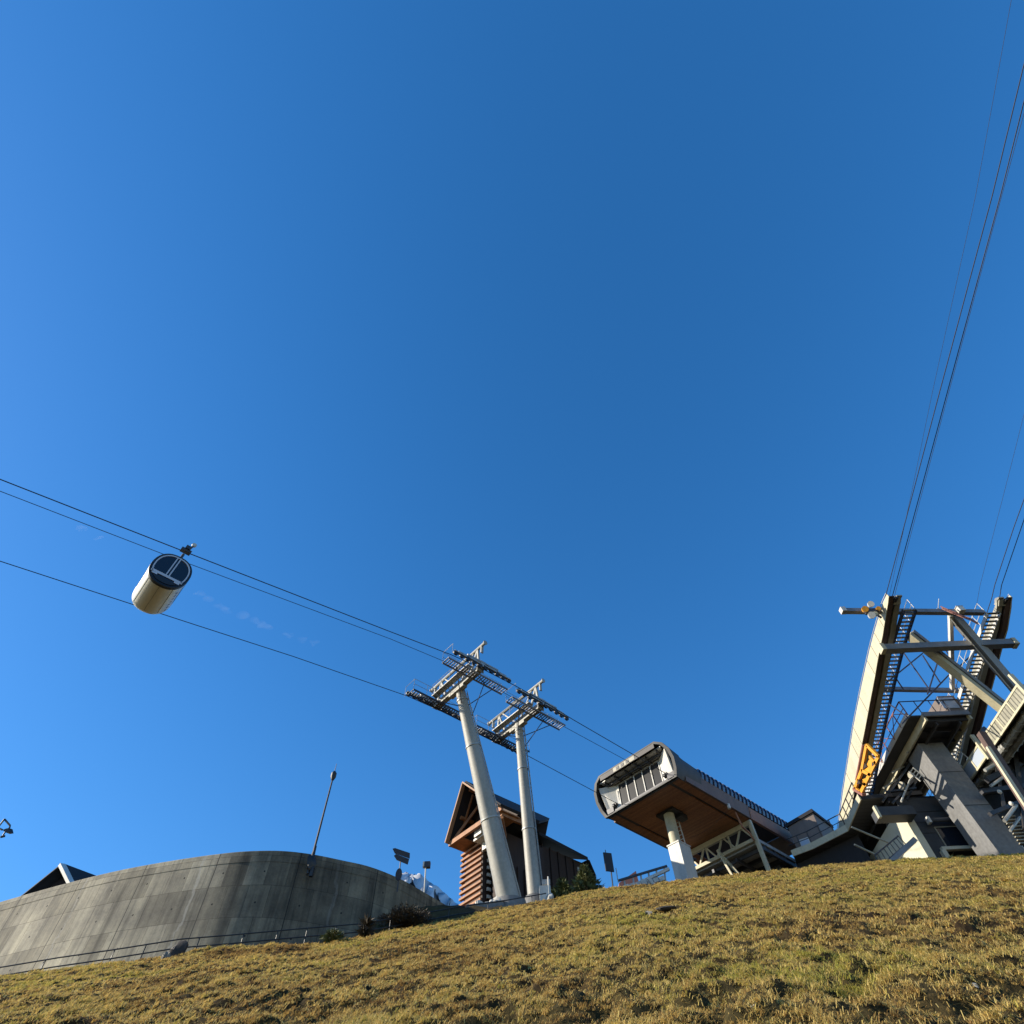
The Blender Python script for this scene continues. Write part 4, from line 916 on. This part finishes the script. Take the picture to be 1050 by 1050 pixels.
def understructure():
    root = thing('drive_machinery', (36, 45, 24), 'dark tangle of pipes, struts and a stair between the pier and the right edge', 'machinery')
    fr = MB()
    for p, q, w in (((1012, 800), (1046, 783), .35), ((1006, 812), (1052, 806), .3), ((1020, 775), (1030, 830), .22), ((1040, 770), (1052, 850), .3), ((1015, 835), (1052, 820), .25)): fr.beam(at(*p, 41), at(*q, 41.6), w, w)
    fr.build('frame', M['dark_steel'], root)
    for p, q, r in (((1010, 790), (1030, 778), .12), ((1016, 806), (1036, 792), .10), ((1030, 842), (1042, 826), .12), ((1036, 852), (1046, 838), .09)): MB().tube([at(*p, 40.6), at(*q, 40.9)], r, 8).build('pipe', M['galv'], root)
    st = MB()
    for k in range(9): st.box(at(1034+2.2*k, 838+3.4*k, 42.0), (.9, .3, .06))
    st.build('stair', M['grey_rail'], root)
    for x, y in ((1037, 824), (1025, 812)): MB().blob(at(x, y, 40.8), (.14, .14, .14), 3, 10, 6, .1).build('lamp', M['white'], root)
    bx = MB(); bx.box(at(1040, 800, 43.0), (2.4, 1.6, 3.2)); bx.box(at(1030, 850, 44), (3.0, .8, 2.5)); bx.build('housing', M['black'], root)
    root = thing('dock_equipment', (33, 42, 28), 'grey pulleys and ducts hung in the shade under the left boarding dock', 'machinery')
    for x, y, r in ((925, 806, .32), (934, 795, .26), (943, 780, .3)): MB().disc(at(x, y, 44.2), (1, .2, 0), r, .14, 16).build('pulley', M['grey_rail'], root)
    fr = MB()
    for p, q in (((905, 822), (950, 760)), ((915, 824), (946, 790)), ((930, 820), (952, 775)), ((908, 812), (940, 808))): fr.beam(at(*p, 45), at(*q, 44), .14, .14)
    fr.build('frame', M['dark_steel'], root)
    pp = MB(); pp.tube([at(924, 822, 44), at(933, 800, 44), at(938, 795, 44)], .07, 7); pp.build('pipe', M['white'], root)
    tr = MB()
    for k in range(4): tr.beam(at(933+3*k, 792+2.2*k, 43.6), at(936+3*k, 788+2.2*k, 43.6), .06, .06)
    tr.beam(at(932, 791, 43.6), at(944, 801, 43.6), .08, .08); tr.beam(at(936, 787, 43.6), at(948, 797, 43.6), .08, .08); tr.build('step_ladder', M['white'], root)
understructure()
def terminal():
    root = thing('cable_car_station', (34, 47, 20), 'dark fronted cable car station building with lit beige side wall and a low garage opening', 'lift station')
    zt = 26.8; F = 45.0; X0 = 28.8
    MB().span((X0, X0+.27), (F+.02, 56), (17, zt-.75)).build('side_wall', M['beige'], root)
    MB().span((X0-.2, X0+.36), (F-.45, F), (17, zt-1.2)).build('corner_pier', M['beige'], root)
    f = MB(); f.span((X0+.28, 32.7), (F+.05, F+.3), (23.7, zt)); f.span((X0+.28, 30.2), (F+.05, F+.3), (17, 23.7)); f.span((32.7, 46), (F+.05, F+.3), (17, zt)); f.span((30.2, 32.7), (F+.055, F+.29), (22.85, 23.71))
    fw = f.build('front_wall', M['facade'], root)
    l = MB()
    for z in (24.1, 24.9, 25.7): l.span((X0+.4, 46), (F+.02, F+.046), (z, z+.04))
    l.build('cladding_joint', M['black'], fw)
    MB().span((30.05, 32.9), (F-.3, F+.02), (22.75, 22.96)).build('lintel', M['beige'], root)
    for x in (29.92, 32.58): MB().span((x, x+.33), (F-.3, F+.04), (17, 22.75)).build('garage_jamb', M['beige'], root)
    MB().span((30.2, 32.6), (F+2.5, F+2.6), (17, 22.9)).build('garage_back', M['black'], root)
    wf = MB(); wf.span((30.6, 30.66), (F-.04, F+.04), (23.1, 24.45)); wf.span((32.3, 32.36), (F-.04, F+.04), (23.1, 24.45)); wf.span((30.6, 32.36), (F-.04, F+.04), (24.45, 24.51)); wo = wf.build('window_frame', M['grey_rail'], root)
    MB().span((30.67, 32.29), (F, F+.045), (23.1, 24.44)).build('pane', M['glass'], wo)
    MB().tube([(30.3, F-.45, 24.78), (33.3, F-.45, 24.78)], .15, 10).build('awning_roll', M['facade'], root)
    MB().box((30.2, F-.45, 24.78), (.2, .4, .45)).build('awning_end', M['white'], root)
    MB().span((X0-.1, 46), (F+.31, 56), (zt, zt+.27)).build('roof', M['roof_dark'], root)
    MB().span((26.2, 28.9), (F-1.6, F-.46), (24.7, 25.35)).build('header_beam', M['facade'], root)
    MB().box((26.15, F-1.5, 25.0), (.2, .3, .85)).build('beam_end', M['cream'], root)
    c = MB(); c.beam(at(1032, 850, 43), at(1050, 872, 43), .18, .18); c.build('rear_strut', M['white'], root)
    d = MB(); d.beam(at(1000, 850, 44.3), at(1007, 865, 44.3), .1, .1); d.build('stay', M['white'], root)
terminal()
def gate():
    root = thing('steel_gate', at(910, 880, 43.2), 'black barred gate leaning on a stair in front of the beige wall', 'gate')
    a, b = at(897, 877, 43.2), at(921, 857, 43.2); c = at(929, 866, 43.2); d_ = at(903, 888, 43.2)
    f = MB(); f.tube([a, b, c, d_, a], .05, 6); f.build('frame', M['dark_steel'], root)
    g = MB()
    for t in np.linspace(.1, .9, 7): g.tube([a*(1-t)+b*t, d_*(1-t)+c*t], .03, 5)
    g.build('bar', M['dark_steel'], root)
    s = MB(); s.beam(d_+V(.25, 0, -.1), at(938, 861, 43.2), .35, .3); s.build('stair_stringer', M['beam_grey'], root)
gate()
def rods():
    for p, q, l in (((873, 848), (911, 864), 'upper pale stay rod reaching from the dark walkway to the gate'), ((876, 866), (897, 876), 'lower shorter pale stay rod beneath the dark walkway')):
        o = MB().tube([at(*p, 43), at(*q, 43.3)], .07, 6).build('stay_rod', M['grey_rail']); tag(o, l, 'rod')
rods()

def walkway():
    z = 27.5
    E = [atZ(x, y, z) for x, y in ((881, 816), (868, 848), (833, 866), (812, 874))]
    root = thing('entrance_walkway', E[1]-V(0, 0, 6), 'raised walkway with cream fascia and dark railing leading to the hut', 'walkway')
    inner = [V(31.5, E[0][1]-.4, z), V(31.3, 49.7, z), V(27.6, 55.5, z), V(25.0, 58, z)]
    d = MB()
    for i in range(len(E)-1): d.hexa([E[i]-V(0, 0, .3), E[i+1]-V(0, 0, .3), inner[i+1]-V(0, 0, .3), inner[i]-V(0, 0, .3)], [E[i], E[i+1], inner[i+1], inner[i]])
    d.build('deck', M['deck_planks'], root)
    f = MB()
    for i in range(len(E)-1): f.beam(E[i]-V(.05, .05, .12), E[i+1]-V(.05, .05, .12), .10, .50)
    f.build('fascia', M['cream'], root)
    r = MB(); pp = [e+V(-.05, -.05, 1.1) for e in E]; r.tube(pp, .045, 6); r.tube([p-V(0, 0, .55) for p in pp], .03, 5); r.build('handrail', M['dark_steel'], root)
    for i in range(len(E)-1):
        n = max(2, int(np.linalg.norm(E[i+1]-E[i])/1.1))
        for k in range(n): t = k/n; c = E[i]*(1-t)+E[i+1]*t; MB().beam(c-V(.05, .05, .1), c+V(-.05, -.05, 1.1), .07, .07, V(1, 0, 0)).build('baluster', M['dark_steel'], root)
    for x, y in ((29.6, 48.5), (25, 57)): MB().beam((x, y, 16), (x, y, z-.3), .4, .4, V(1, 0, 0)).build('support', M['facade'], root)
    w = MB(); a, b = E[1]+V(.9, .5, 0), E[3]+V(.6, 1.2, 0); a[2] = b[2] = 0; w.hexa([a+ZUP*17, b+ZUP*17, b+V(0, .3, 17), a+V(0, .3, 17)], [a+ZUP*27.1, b+ZUP*27.1, b+V(0, .3, 27.1), a+V(0, .3, 27.1)]); w.build('back_wall', M['roof_dark'], root)
walkway()
def hut():
    P = lambda x, y, Y=56.: at(x, y, Y)
    a, b, c = P(810, 872), P(834, 858), P(856, 852)
    root = thing('ticket_hut', P(832, 868), 'small brown flat roofed hut with a white framed door on the raised walkway', 'hut')
    z0 = 27.5; A = V(24.9, 55.0, z0); u = unit(V(.80, -.60, 0)); n = V(-u[1], u[0], 0)
    # front left wall from the left roof corner to the peak, then the right wall
    TL, PK, TR = at(808, 848.5, 56), at(833, 833.5, 54.6), at(853, 849, 57.0)
    h = lambda p, z: V(p[0], p[1], z)
    bl, bp, br_ = h(TL, z0), h(PK, z0), h(TR, z0); bb = bl+br_-bp
    MB().hexa([bl, bp, br_, bb], [TL, h(PK, PK[2]), TR, h(bb, TR[2])]).build('wall', M['hut'], root)
    up = V(0, 0, .28); o = (bp-(bl+br_)/2)*.1
    MB().hexa([TL+V(-.2, 0, .01), PK+V(0, -.2, .01), TR+V(.2, 0, .01), h(bb, TR[2])+V(0, .2, .01)], [TL+V(-.2, 0, .3), PK+V(0, -.2, .3), TR+V(.2, 0, .3), h(bb, TR[2])+V(0, .2, .3)]).build('roof', M['roof_dark'], root)
    d = unit(PK-TL); dh = unit(V(d[0], d[1], 0)); nn_ = V(dh[1], -dh[0], 0); c0 = bl+dh*.9+nn_*.06
    fr = MB()
    for s in (-.42, .42): fr.beam(c0+dh*s, c0+dh*s+V(0, 0, 1.75), .1, .1, nn_)
    fr.beam(c0-dh*.42+V(0, 0, 1.75), c0+dh*.42+V(0, 0, 1.75), .1, .1); dr = fr.build('door_frame', M['white'], root)
    MB().box(c0+V(0, 0, .9), (.76, .06, 1.66), (dh, nn_, ZUP)).build('pane', M['glass_pale'], dr)
hut()
def basket():
    X = 26.6
    root = thing('work_basket', atX(890, 800, X), 'yellow steel work cart with triangular cutouts hanging beside the cream girder', 'cart')
    Q = lambda x, y: atX(x, y, X)
    out = [Q(888, 764), Q(897, 772), Q(903, 777), Q(884, 812), Q(878, 810), Q(882, 790)]
    m = MB()
    for p, q in (((889, 764), (901, 776)), ((901, 776), (883, 813)), ((889, 764), (884, 790)), ((884, 790), (877, 808)), ((877, 808), (883, 813)), ((892, 776), (899, 783)), ((884, 790), (894, 795)), ((880, 800), (889, 805))):
        m.beam(Q(*p), Q(*q), .26, .17, V(1, 0, 0))
    m.build('frame', M['yellow'], root)
    pl = MB(); pl.prism([Q(891, 779), Q(899, 779), Q(893, 793), Q(886, 790)], V(.2, 0, 0)); pl.prism([Q(882, 800), Q(890, 797), Q(885, 808)], V(.2, 0, 0)); pl.build('side_panel', M['yellow'], root)
    hl = MB(); hl.prism([Q(895.2, 781), Q(898, 784), Q(895, 786)], V(-.09, 0, 0)); hl.prism([Q(888, 782), Q(890, 786), Q(886, 789)], V(-.09, 0, 0)); hl.prism([Q(884, 799), Q(886, 803), Q(882, 804)], V(-.3, 0, 0)); hl.build('cutout', M['timber_dark'], root)
    d = MB(); d.tube([Q(885, 764), Q(878, 800)], .09, 6); d.beam(Q(876, 809), Q(886, 815), .3, .2); d.build('bracket', M['red_rail'], root)
basket()

# ------------------------------------------------------------------ ropes of the cable car, rising over the viewer
def carope(X, pts, r, label, name='track_rope'):
    P = [atX(x, y, X) for x, y in pts]; d = unit(P[-1]-P[0])
    e = V(0, P[-1][1]-P[0][1], P[-1][2]-P[0][2]); e = unit(e)
    o = MB().tube([P[0]-e*2.4]+P+[P[-1]+e*60], r, 6).build(name, M['rope']); tag(o, label, 'rope', None)
carope(27.9, [(909.5, 606), (964, 400), (1017.6, 200), (1050, 66)], .026, 'leftmost thick rope rising steeply from the tip of the cream girder')
carope(28.3, [(916.5, 606), (972, 400), (1026, 200), (1050, 104)], .026, 'thick rope just right of the leftmost one, rising from the cream girder')
carope(28.45, [(918.5, 606), (973.5, 400), (1030, 190), (1050, 116)], .013, 'thin rope lying against the right side of the cream girder ropes', 'haul_rope')
carope(28.1, [(913, 606), (936, 499), (955.7, 404), (1000.5, 200), (1037, 0)], .010, 'faintest thin cable leaving left of the cream girder ropes higher up', 'signal_cable')
carope(36.1, [(1017, 613), (1020, 600), (1039.5, 541), (1050, 512)], .026, 'left one of the paired thick ropes rising from the right girder')
carope(36.5, [(1025, 613), (1027, 600), (1050, 533)], .026, 'right one of the paired thick ropes rising from the right girder')
carope(34.9, [(1002, 617), (1005, 600), (1033, 492), (1050, 425)], .010, 'faint thin cable rising beside the white walkway of the right girder', 'signal_cable')

# ------------------------------------------------------------------ small things along the crest
def lance():
    b = V(-12.15, 34.12, 17.9); t = at(349, 783, 34.05); t[0] = b[0]+.1
    root = thing('snow_lance', b, 'tall thin dark snowmaking lance with a round head, standing at the wall edge', 'snow lance')
    MB().tube([b, b+(t-b)*.86], [.075, .05], 8).build('pole', M['black'], root)
    MB().tube([b+(t-b)*.83, b+(t-b)*.86, b+(t-b)*.90, b+(t-b)*.92], [.08, .17, .17, .07], 12).build('nozzle_head', M['black'], root)
    MB().tube([b+(t-b)*.9, t], [.025, .015], 6).build('tip', M['dark_steel'], root)
    k = MB(); k.blob(b+V(0, 0, .55), (.22, .22, .4), 3); k.tube([b+V(0, 0, .6), b+V(.05, 0, 1.5)], [.14, .07], 8); k.box(b+V(.2, 0, .1), (.18, .18, .5)); k.build('valve_box', M['black'], root)
lance()
def sign():
    b = at(407, 912, 36.2); root = thing('direction_sign', b, 'dark direction sign of two stacked pointed boards above a round disc, behind the wall', 'sign')
    Q = lambda x, y, d=0: at(x, y, 36.2)+V(0, d, 0)
    MB().tube([Q(407, 914, .08), Q(411, 878, .08)], .035, 6).build('post', M['dark_steel'], root)
    MB().prism([Q(402.5, 870.2), Q(405, 869.5), Q(420.2, 874.6), Q(420, 880), Q(404.6, 874.6)], V(0, .06, 0)).build('board', M['panel_dark'], root)
    MB().prism([Q(404, 877.4), Q(406, 875.6), Q(419.4, 880.6), Q(418, 886.2), Q(406.5, 881.5)], V(0, .06, 0)).build('board', M['panel_dark'], root)
    d = MB(); c = Q(408.8, 896.5); d.prism([c+V(.19*math.cos(t), 0, .34*math.sin(t)) for t in np.linspace(0, 2*math.pi, 20, endpoint=False)], V(0, .05, 0)); d.build('disc', M['panel_dark'], root)
sign()
def lamp_post():
    b = at(434.5, 922, 40); t = at(436.6, 889, 40); root = thing('lamp_post', b, 'slim pale post with a small dark box on top, in front of the snowy mountain', 'lamp post')
    MB().tube([b, t], .045, 8).build('post', M['white'], root); MB().box(t+V(.1, 0, .12), (.36, .3, .34)).build('box_head', M['dark_steel'], root); MB().box(t+V(-.14, -.02, .12), (.1, .3, .3)).build('side_cap', M['white'], root)
lamp_post()
def panel():
    root = thing('notice_panel', at(628, 915, 44), 'dark rectangular notice panel on a thin post at the crest', 'sign')
    c = at(624, 884, 44); w = unit(V(.95, .3, 0)); MB().box(c, (.62, .10, 1.25), (w, V(-w[1], w[0], 0), ZUP)).build('board', M['panel_dark'], root)
    MB().tube([at(624.6, 876, 44.1), at(629.5, 918, 44.1)], .05, 6).build('post', M['dark_steel'], root); MB().tube([at(631.5, 890, 44.1), at(634, 905, 44.1)], .03, 6).build('side_rod', M['galv'], root)
    MB().tube([c+V(-.1, 0, .6), c+V(-.1, 0, .85)], .03, 6).build('tip', M['dark_steel'], root)
panel()
def fence():
    root = thing('timber_fence', at(660, 905, 47), 'pale timber rail fence and steps left of the station pillar', 'fence')
    rl = MB(); rl.beam(at(634, 903, 48), at(684, 888, 48), .12, .14); rl.build('top_rail', M['dark_steel'], root)
    w = MB(); w.beam(at(650, 908, 48), at(686, 891, 48), .2, .2); w.beam(at(664, 900, 47.5), at(674, 911, 47.5), .16, .2); w.build('plank', M['white'], root)
    for x in (640, 649, 657, 665, 673, 681): MB().beam(at(x, 902-(x-640)*.29, 48.1), at(x+2, 914-(x-640)*.15, 48.1), .12, .12, V(0, 1, 0)).build('post', M['galv'], root)
    for k in range(7): MB().beam(at(640+6*k, 911-k*1.4, 48), at(645+6*k, 909-k*1.4, 48), .3, .3).build('block', M['white'], root)
fence()
# pale boulders at the foot of the towers
for i, (x, y, s, l) in enumerate(((490, 930, .27, 'leftmost pale boulder below the slatted chalet front'), (496, 929, .32, 'pale boulder under the corner of the slatted chalet'), (503, 928, .28, 'pale boulder between chalet corner and leaning tower'), (509, 929, .24, 'small pale boulder touching the leaning tower base'), (512, 926, .34, 'largest pale boulder beside the leaning tower base'), (563, 923, .26, 'pale boulder right of the slimmer tower'))):
    o = MB().blob(at(x, y, 38.4), (s, s, s*.9), 40+i, 12, 8, .4).build('boulder', M['pale_rock'], sharp=40); tag(o, l, 'rock', 'boulders by the towers')
def parapet():
    root = thing('concrete_parapet', at(500, 936, 38), 'low pale concrete parapet at the foot of the leaning tower', 'parapet')
    a, b = at(478, 938, 37.9), at(517, 933, 38.1); MB().beam(a, b, .3, .8).build('block', M['concrete'], root); MB().beam(a+V(0, 0, .42), b+V(0, 0, .42), .36, .06).build('cap', M['concrete'], root)
    root = thing('utility_cabinet', at(565, 918, 40), 'small white post and cabinet right of the slimmer tower', 'cabinet')
    c = at(559, 917, 40); MB().box(c+V(0, 0, -.4), (.7, .5, 1.6)).build('cabinet', M['white'], root); MB().tube([at(563, 925, 39.8), at(562, 899, 39.8)], .06, 6).build('post', M['white'], root); MB().box(at(560, 905, 40), (.5, .2, .3)).build('plate', M['galv'], root)
parapet()
def stone(x, y, Y, s, mat, label, seed, group=None, sink=.3):
    p = at(x, y, Y); z = H(p[0], p[1]); c = V(p[0], p[1], z+s[2]*(1-sink))
    o = MB().blob(c, s, seed, 16, 10, .35).build('rock', M[mat], sharp=35); tag(o, label, 'rock', group)
def ground_hit(x, y):
    d = ray(x, y); ts = np.linspace(4, 45, 900)/d[1]; P = CAM[None, :]+d[None, :]*ts[:, None]; hz = H(P[:, 0], P[:, 1]); i = np.argmax(P[:, 2] < hz); return P[i]
def gstone(x, y, s, mat, label, seed):
    p = ground_hit(x, y); o = MB().blob(p+V(0, 0, s[2]*.45), s, seed, 16, 10, .4).build('rock', M[mat], sharp=35); tag(o, label, 'rock')
p = at(169, 985, 30.4); tag(MB().blob(V(p[0], p[1], p[2]-.1), (.25, .25, .60), 5, 16, 10, .45).build('rock', M['rock'], sharp=30), 'upright grey rock with a dark split at the foot of the sunlit wall', 'rock')
p = at(176, 986, 30.5); tag(MB().blob(V(p[0], p[1], p[2]), (.33, .26, .55), 6, 16, 10, .45).build('rock', M['dark_rock'], sharp=30), 'dark rock leaning on the upright grey one by the wall', 'rock')
gstone(665, 938, (.10, .09, .07), 'rock', 'pale grey stone lying in the grass below the station pillar', 8)
gstone(685, 935, (.26, .18, .09), 'dark_rock', 'dark flat stone in the grass right of the pale grey one', 9)
gstone(1000, 1013, (.035, .03, .03), 'pale_rock', 'small white stone in the grass near the lower right corner', 10)
gstone(773, 1035, (.03, .03, .025), 'pale_rock', 'small white stone in the grass at the bottom of the picture', 12)
gstone(70, 1012, (.05, .05, .04), 'rock', 'small brown stone in the grass at the lower left', 13)

# shrubs: many small leaf faces on a stem
def shrub(base, h, r, n, mat, label, seed, cone=True, name='young_conifer', cat='shrub', leaf=.13):
    rg = np.random.default_rng(seed); root = thing(name, base, label, cat); base = np.array(base)
    MB().tube([base-V(0, 0, .4), base+V(0, 0, h*.9)], [.07, .02], 6).build('trunk', M['bark'], root)
    mb = MB()
    for _ in range(n):
        z = rg.random()**1.3; a = rg.random()*6.283; rad = r*((1-z)**.8 if cone else math.sqrt(max(0, 1-(2*z-1)**2)))*(.45+.55*rg.random())*(.8+.35*math.sin(a*3+z*9))
        c = base+V(rad*math.cos(a), rad*math.sin(a), z*h); d = unit(V(math.cos(a), math.sin(a), rg.uniform(-.2, .7))+rg.normal(0, .35, 3)); w = unit(np.cross(d, rg.normal(size=3))); l = leaf*rg.uniform(.7, 1.8)
        mb._add([c-w*l*.3, c+w*l*.3, c+d*l*1.6], [(0, 1, 2)])
    mb.build('foliage', M[mat], root, recalc=False)
shrub(at(578, 924, 41), 1.25, .95, 1500, 'needle', 'low bushy dark green conifer right of the slimmer tower', 1)
shrub(at(602, 918, 42), 1.75, 1.15, 2600, 'needle', 'wider pointed green conifer in front of the long dark building', 2)
shrub(at(416, 950, 34.6), .58, 1.5, 7000, 'dark_leaf', 'dark leafless scrub clump against the shaded end of the wall', 3, False, 'scrub_bush', 'shrub', .06)
shrub(at(374, 962, 32.4), .75, .22, 200, 'dark_leaf', 'thin dry weed tuft at the railing below the dark scrub', 4, False, 'dry_weed', 'plant', .16)
shrub(at(340, 968, 31.7), .5, .5, 800, 'needle', 'small rounded green bush at the foot of the shaded wall', 6, False, 'low_bush', 'shrub', .09)

# chairlift chair at the far left edge, on a rope too thin to see
def chair():
    Y = 70.; Q = lambda x, y, d=0.: at(x, y, Y)+V(0, d, 0)
    root = thing('chairlift_chair', Q(4.6, 840), 'dark chairlift chair hanging at the left edge above the wall', 'chairlift chair')
    f = MB(); f.tube([Q(4.6, 840), Q(10.3, 846.5), Q(10.0, 848.5), Q(8.5, 850)], .10, 6); f.tube([Q(4.6, 840), Q(-1.5, 847.5), Q(-2, 849), Q(2.5, 851)], .10, 6); f.build('hanger_frame', M['panel_dark'], root)
    MB().prism([Q(2.6, 851), Q(6, 849.6), Q(9.5, 849), Q(10.4, 853.3), Q(6.5, 853.9), Q(5, 853.2)], V(.1, .5, .1)).build('seat', M['panel_dark'], root)
    f = MB(); f.tube([Q(5.4, 853), Q(3.4, 856)], .09, 6); f.tube([Q(1, 858.2), Q(4.8, 857.3)], .14, 6); f.tube([Q(3.4, 856), Q(2.5, 857.8)], .09, 6); f.build('footrest', M['panel_dark'], root)
    d = unit(ray(7.5, 841.5)); p = Q(4.6, 840); o = MB().tube([p-d*12, p, p+d*160], .015, 5).build('chairlift_rope', M['rope']); tag(o, 'thin dark rope the chairlift chair hangs from, running away from the viewer', 'rope')
chair()

def vapour():
    m = bpy.data.materials.new('thin_vapour'); m.use_nodes = True; nt = m.node_tree; nt.nodes.remove(nt.nodes['Principled BSDF'])
    pv = nt.nodes.new('ShaderNodeVolumePrincipled'); pv.inputs['Color'].default_value = (.95, .96, 1, 1); pv.inputs['Density'].default_value = .0028
    nt.links.new(pv.outputs[0], nt.nodes['Material Output'].inputs['Volume'])
    mb = MB()
    for k, (x, y, r) in enumerate(((204, 609, 4.5), (213, 614, 4), (226, 622, 5), (233, 625, 4), (249, 631, 4.5), (262, 637, 5), (271, 641, 6), (296, 651, 4.5), (310, 656, 3.5), (322, 659, 3.5), (84, 542, 5), (101, 552, 5))):
        p = at(x, y, 900); r = r*1.7; mb.blob(p, (r*1.5, r, r*.8), 70+k, 14, 9, .45)
    o = mb.build('vapour_trail', m); tag(o, 'faint broken white vapour trail in the sky around the gondola', 'cloud', kind='stuff')
vapour()
# ------------------------------------------------------------------ light, sky, camera
SUN_EL, SUN_AZ = math.radians(21.5), math.radians(-91.5)       # azimuth from +Y, negative = left
sd = V(math.sin(SUN_AZ)*math.cos(SUN_EL), math.cos(SUN_AZ)*math.cos(SUN_EL), math.sin(SUN_EL))
ld = bpy.data.lights.new('sun', 'SUN'); ld.energy = 5.0; ld.angle = math.radians(.53); ld.color = (1, .90, .74)
so = bpy.data.objects.new('sun', ld); COL.objects.link(so); so.rotation_euler = Vector(tuple(sd)).to_track_quat('Z', 'Y').to_euler(); so.location = (-60, 0, 60)
w = bpy.data.worlds.new('World'); scene.world = w; w.use_nodes = True; nt = w.node_tree; bg = nt.nodes['Background']
sky = nt.nodes.new('ShaderNodeTexSky'); sky.sky_type = 'NISHITA'; sky.sun_disc = False; sky.sun_elevation = SUN_EL; sky.sun_rotation = SUN_AZ
sky.altitude = 1200; sky.air_density = 1.0; sky.dust_density = .3; sky.ozone_density = 4.0
hs = nt.nodes.new('ShaderNodeHueSaturation'); hs.inputs['Saturation'].default_value = 1.36; hs.inputs['Value'].default_value = 1.25; hs.inputs['Hue'].default_value = .505
gm = nt.nodes.new('ShaderNodeGamma'); gm.inputs[1].default_value = .8; nt.links.new(sky.outputs[0], gm.inputs[0]); nt.links.new(gm.outputs[0], hs.inputs['Color']); nt.links.new(hs.outputs[0], bg.inputs['Color']); bg.inputs['Strength'].default_value = .15

cd = bpy.data.cameras.new('camera'); co = bpy.data.objects.new('camera', cd); COL.objects.link(co)
from mathutils import Matrix
co.matrix_world = Matrix(((RR[0], UU[0], -FW[0], CAM[0]), (RR[1], UU[1], -FW[1], CAM[1]), (RR[2], UU[2], -FW[2], CAM[2]), (0, 0, 0, 1)))
cd.sensor_width = 36; cd.lens = 36*F_PX/1050; cd.clip_start = .1; cd.clip_end = 8000
scene.camera = co
vs_ = scene.view_settings; vs_.view_transform = 'Standard'; vs_.look = 'None'; vs_.gamma = 1; vs_.exposure = .70
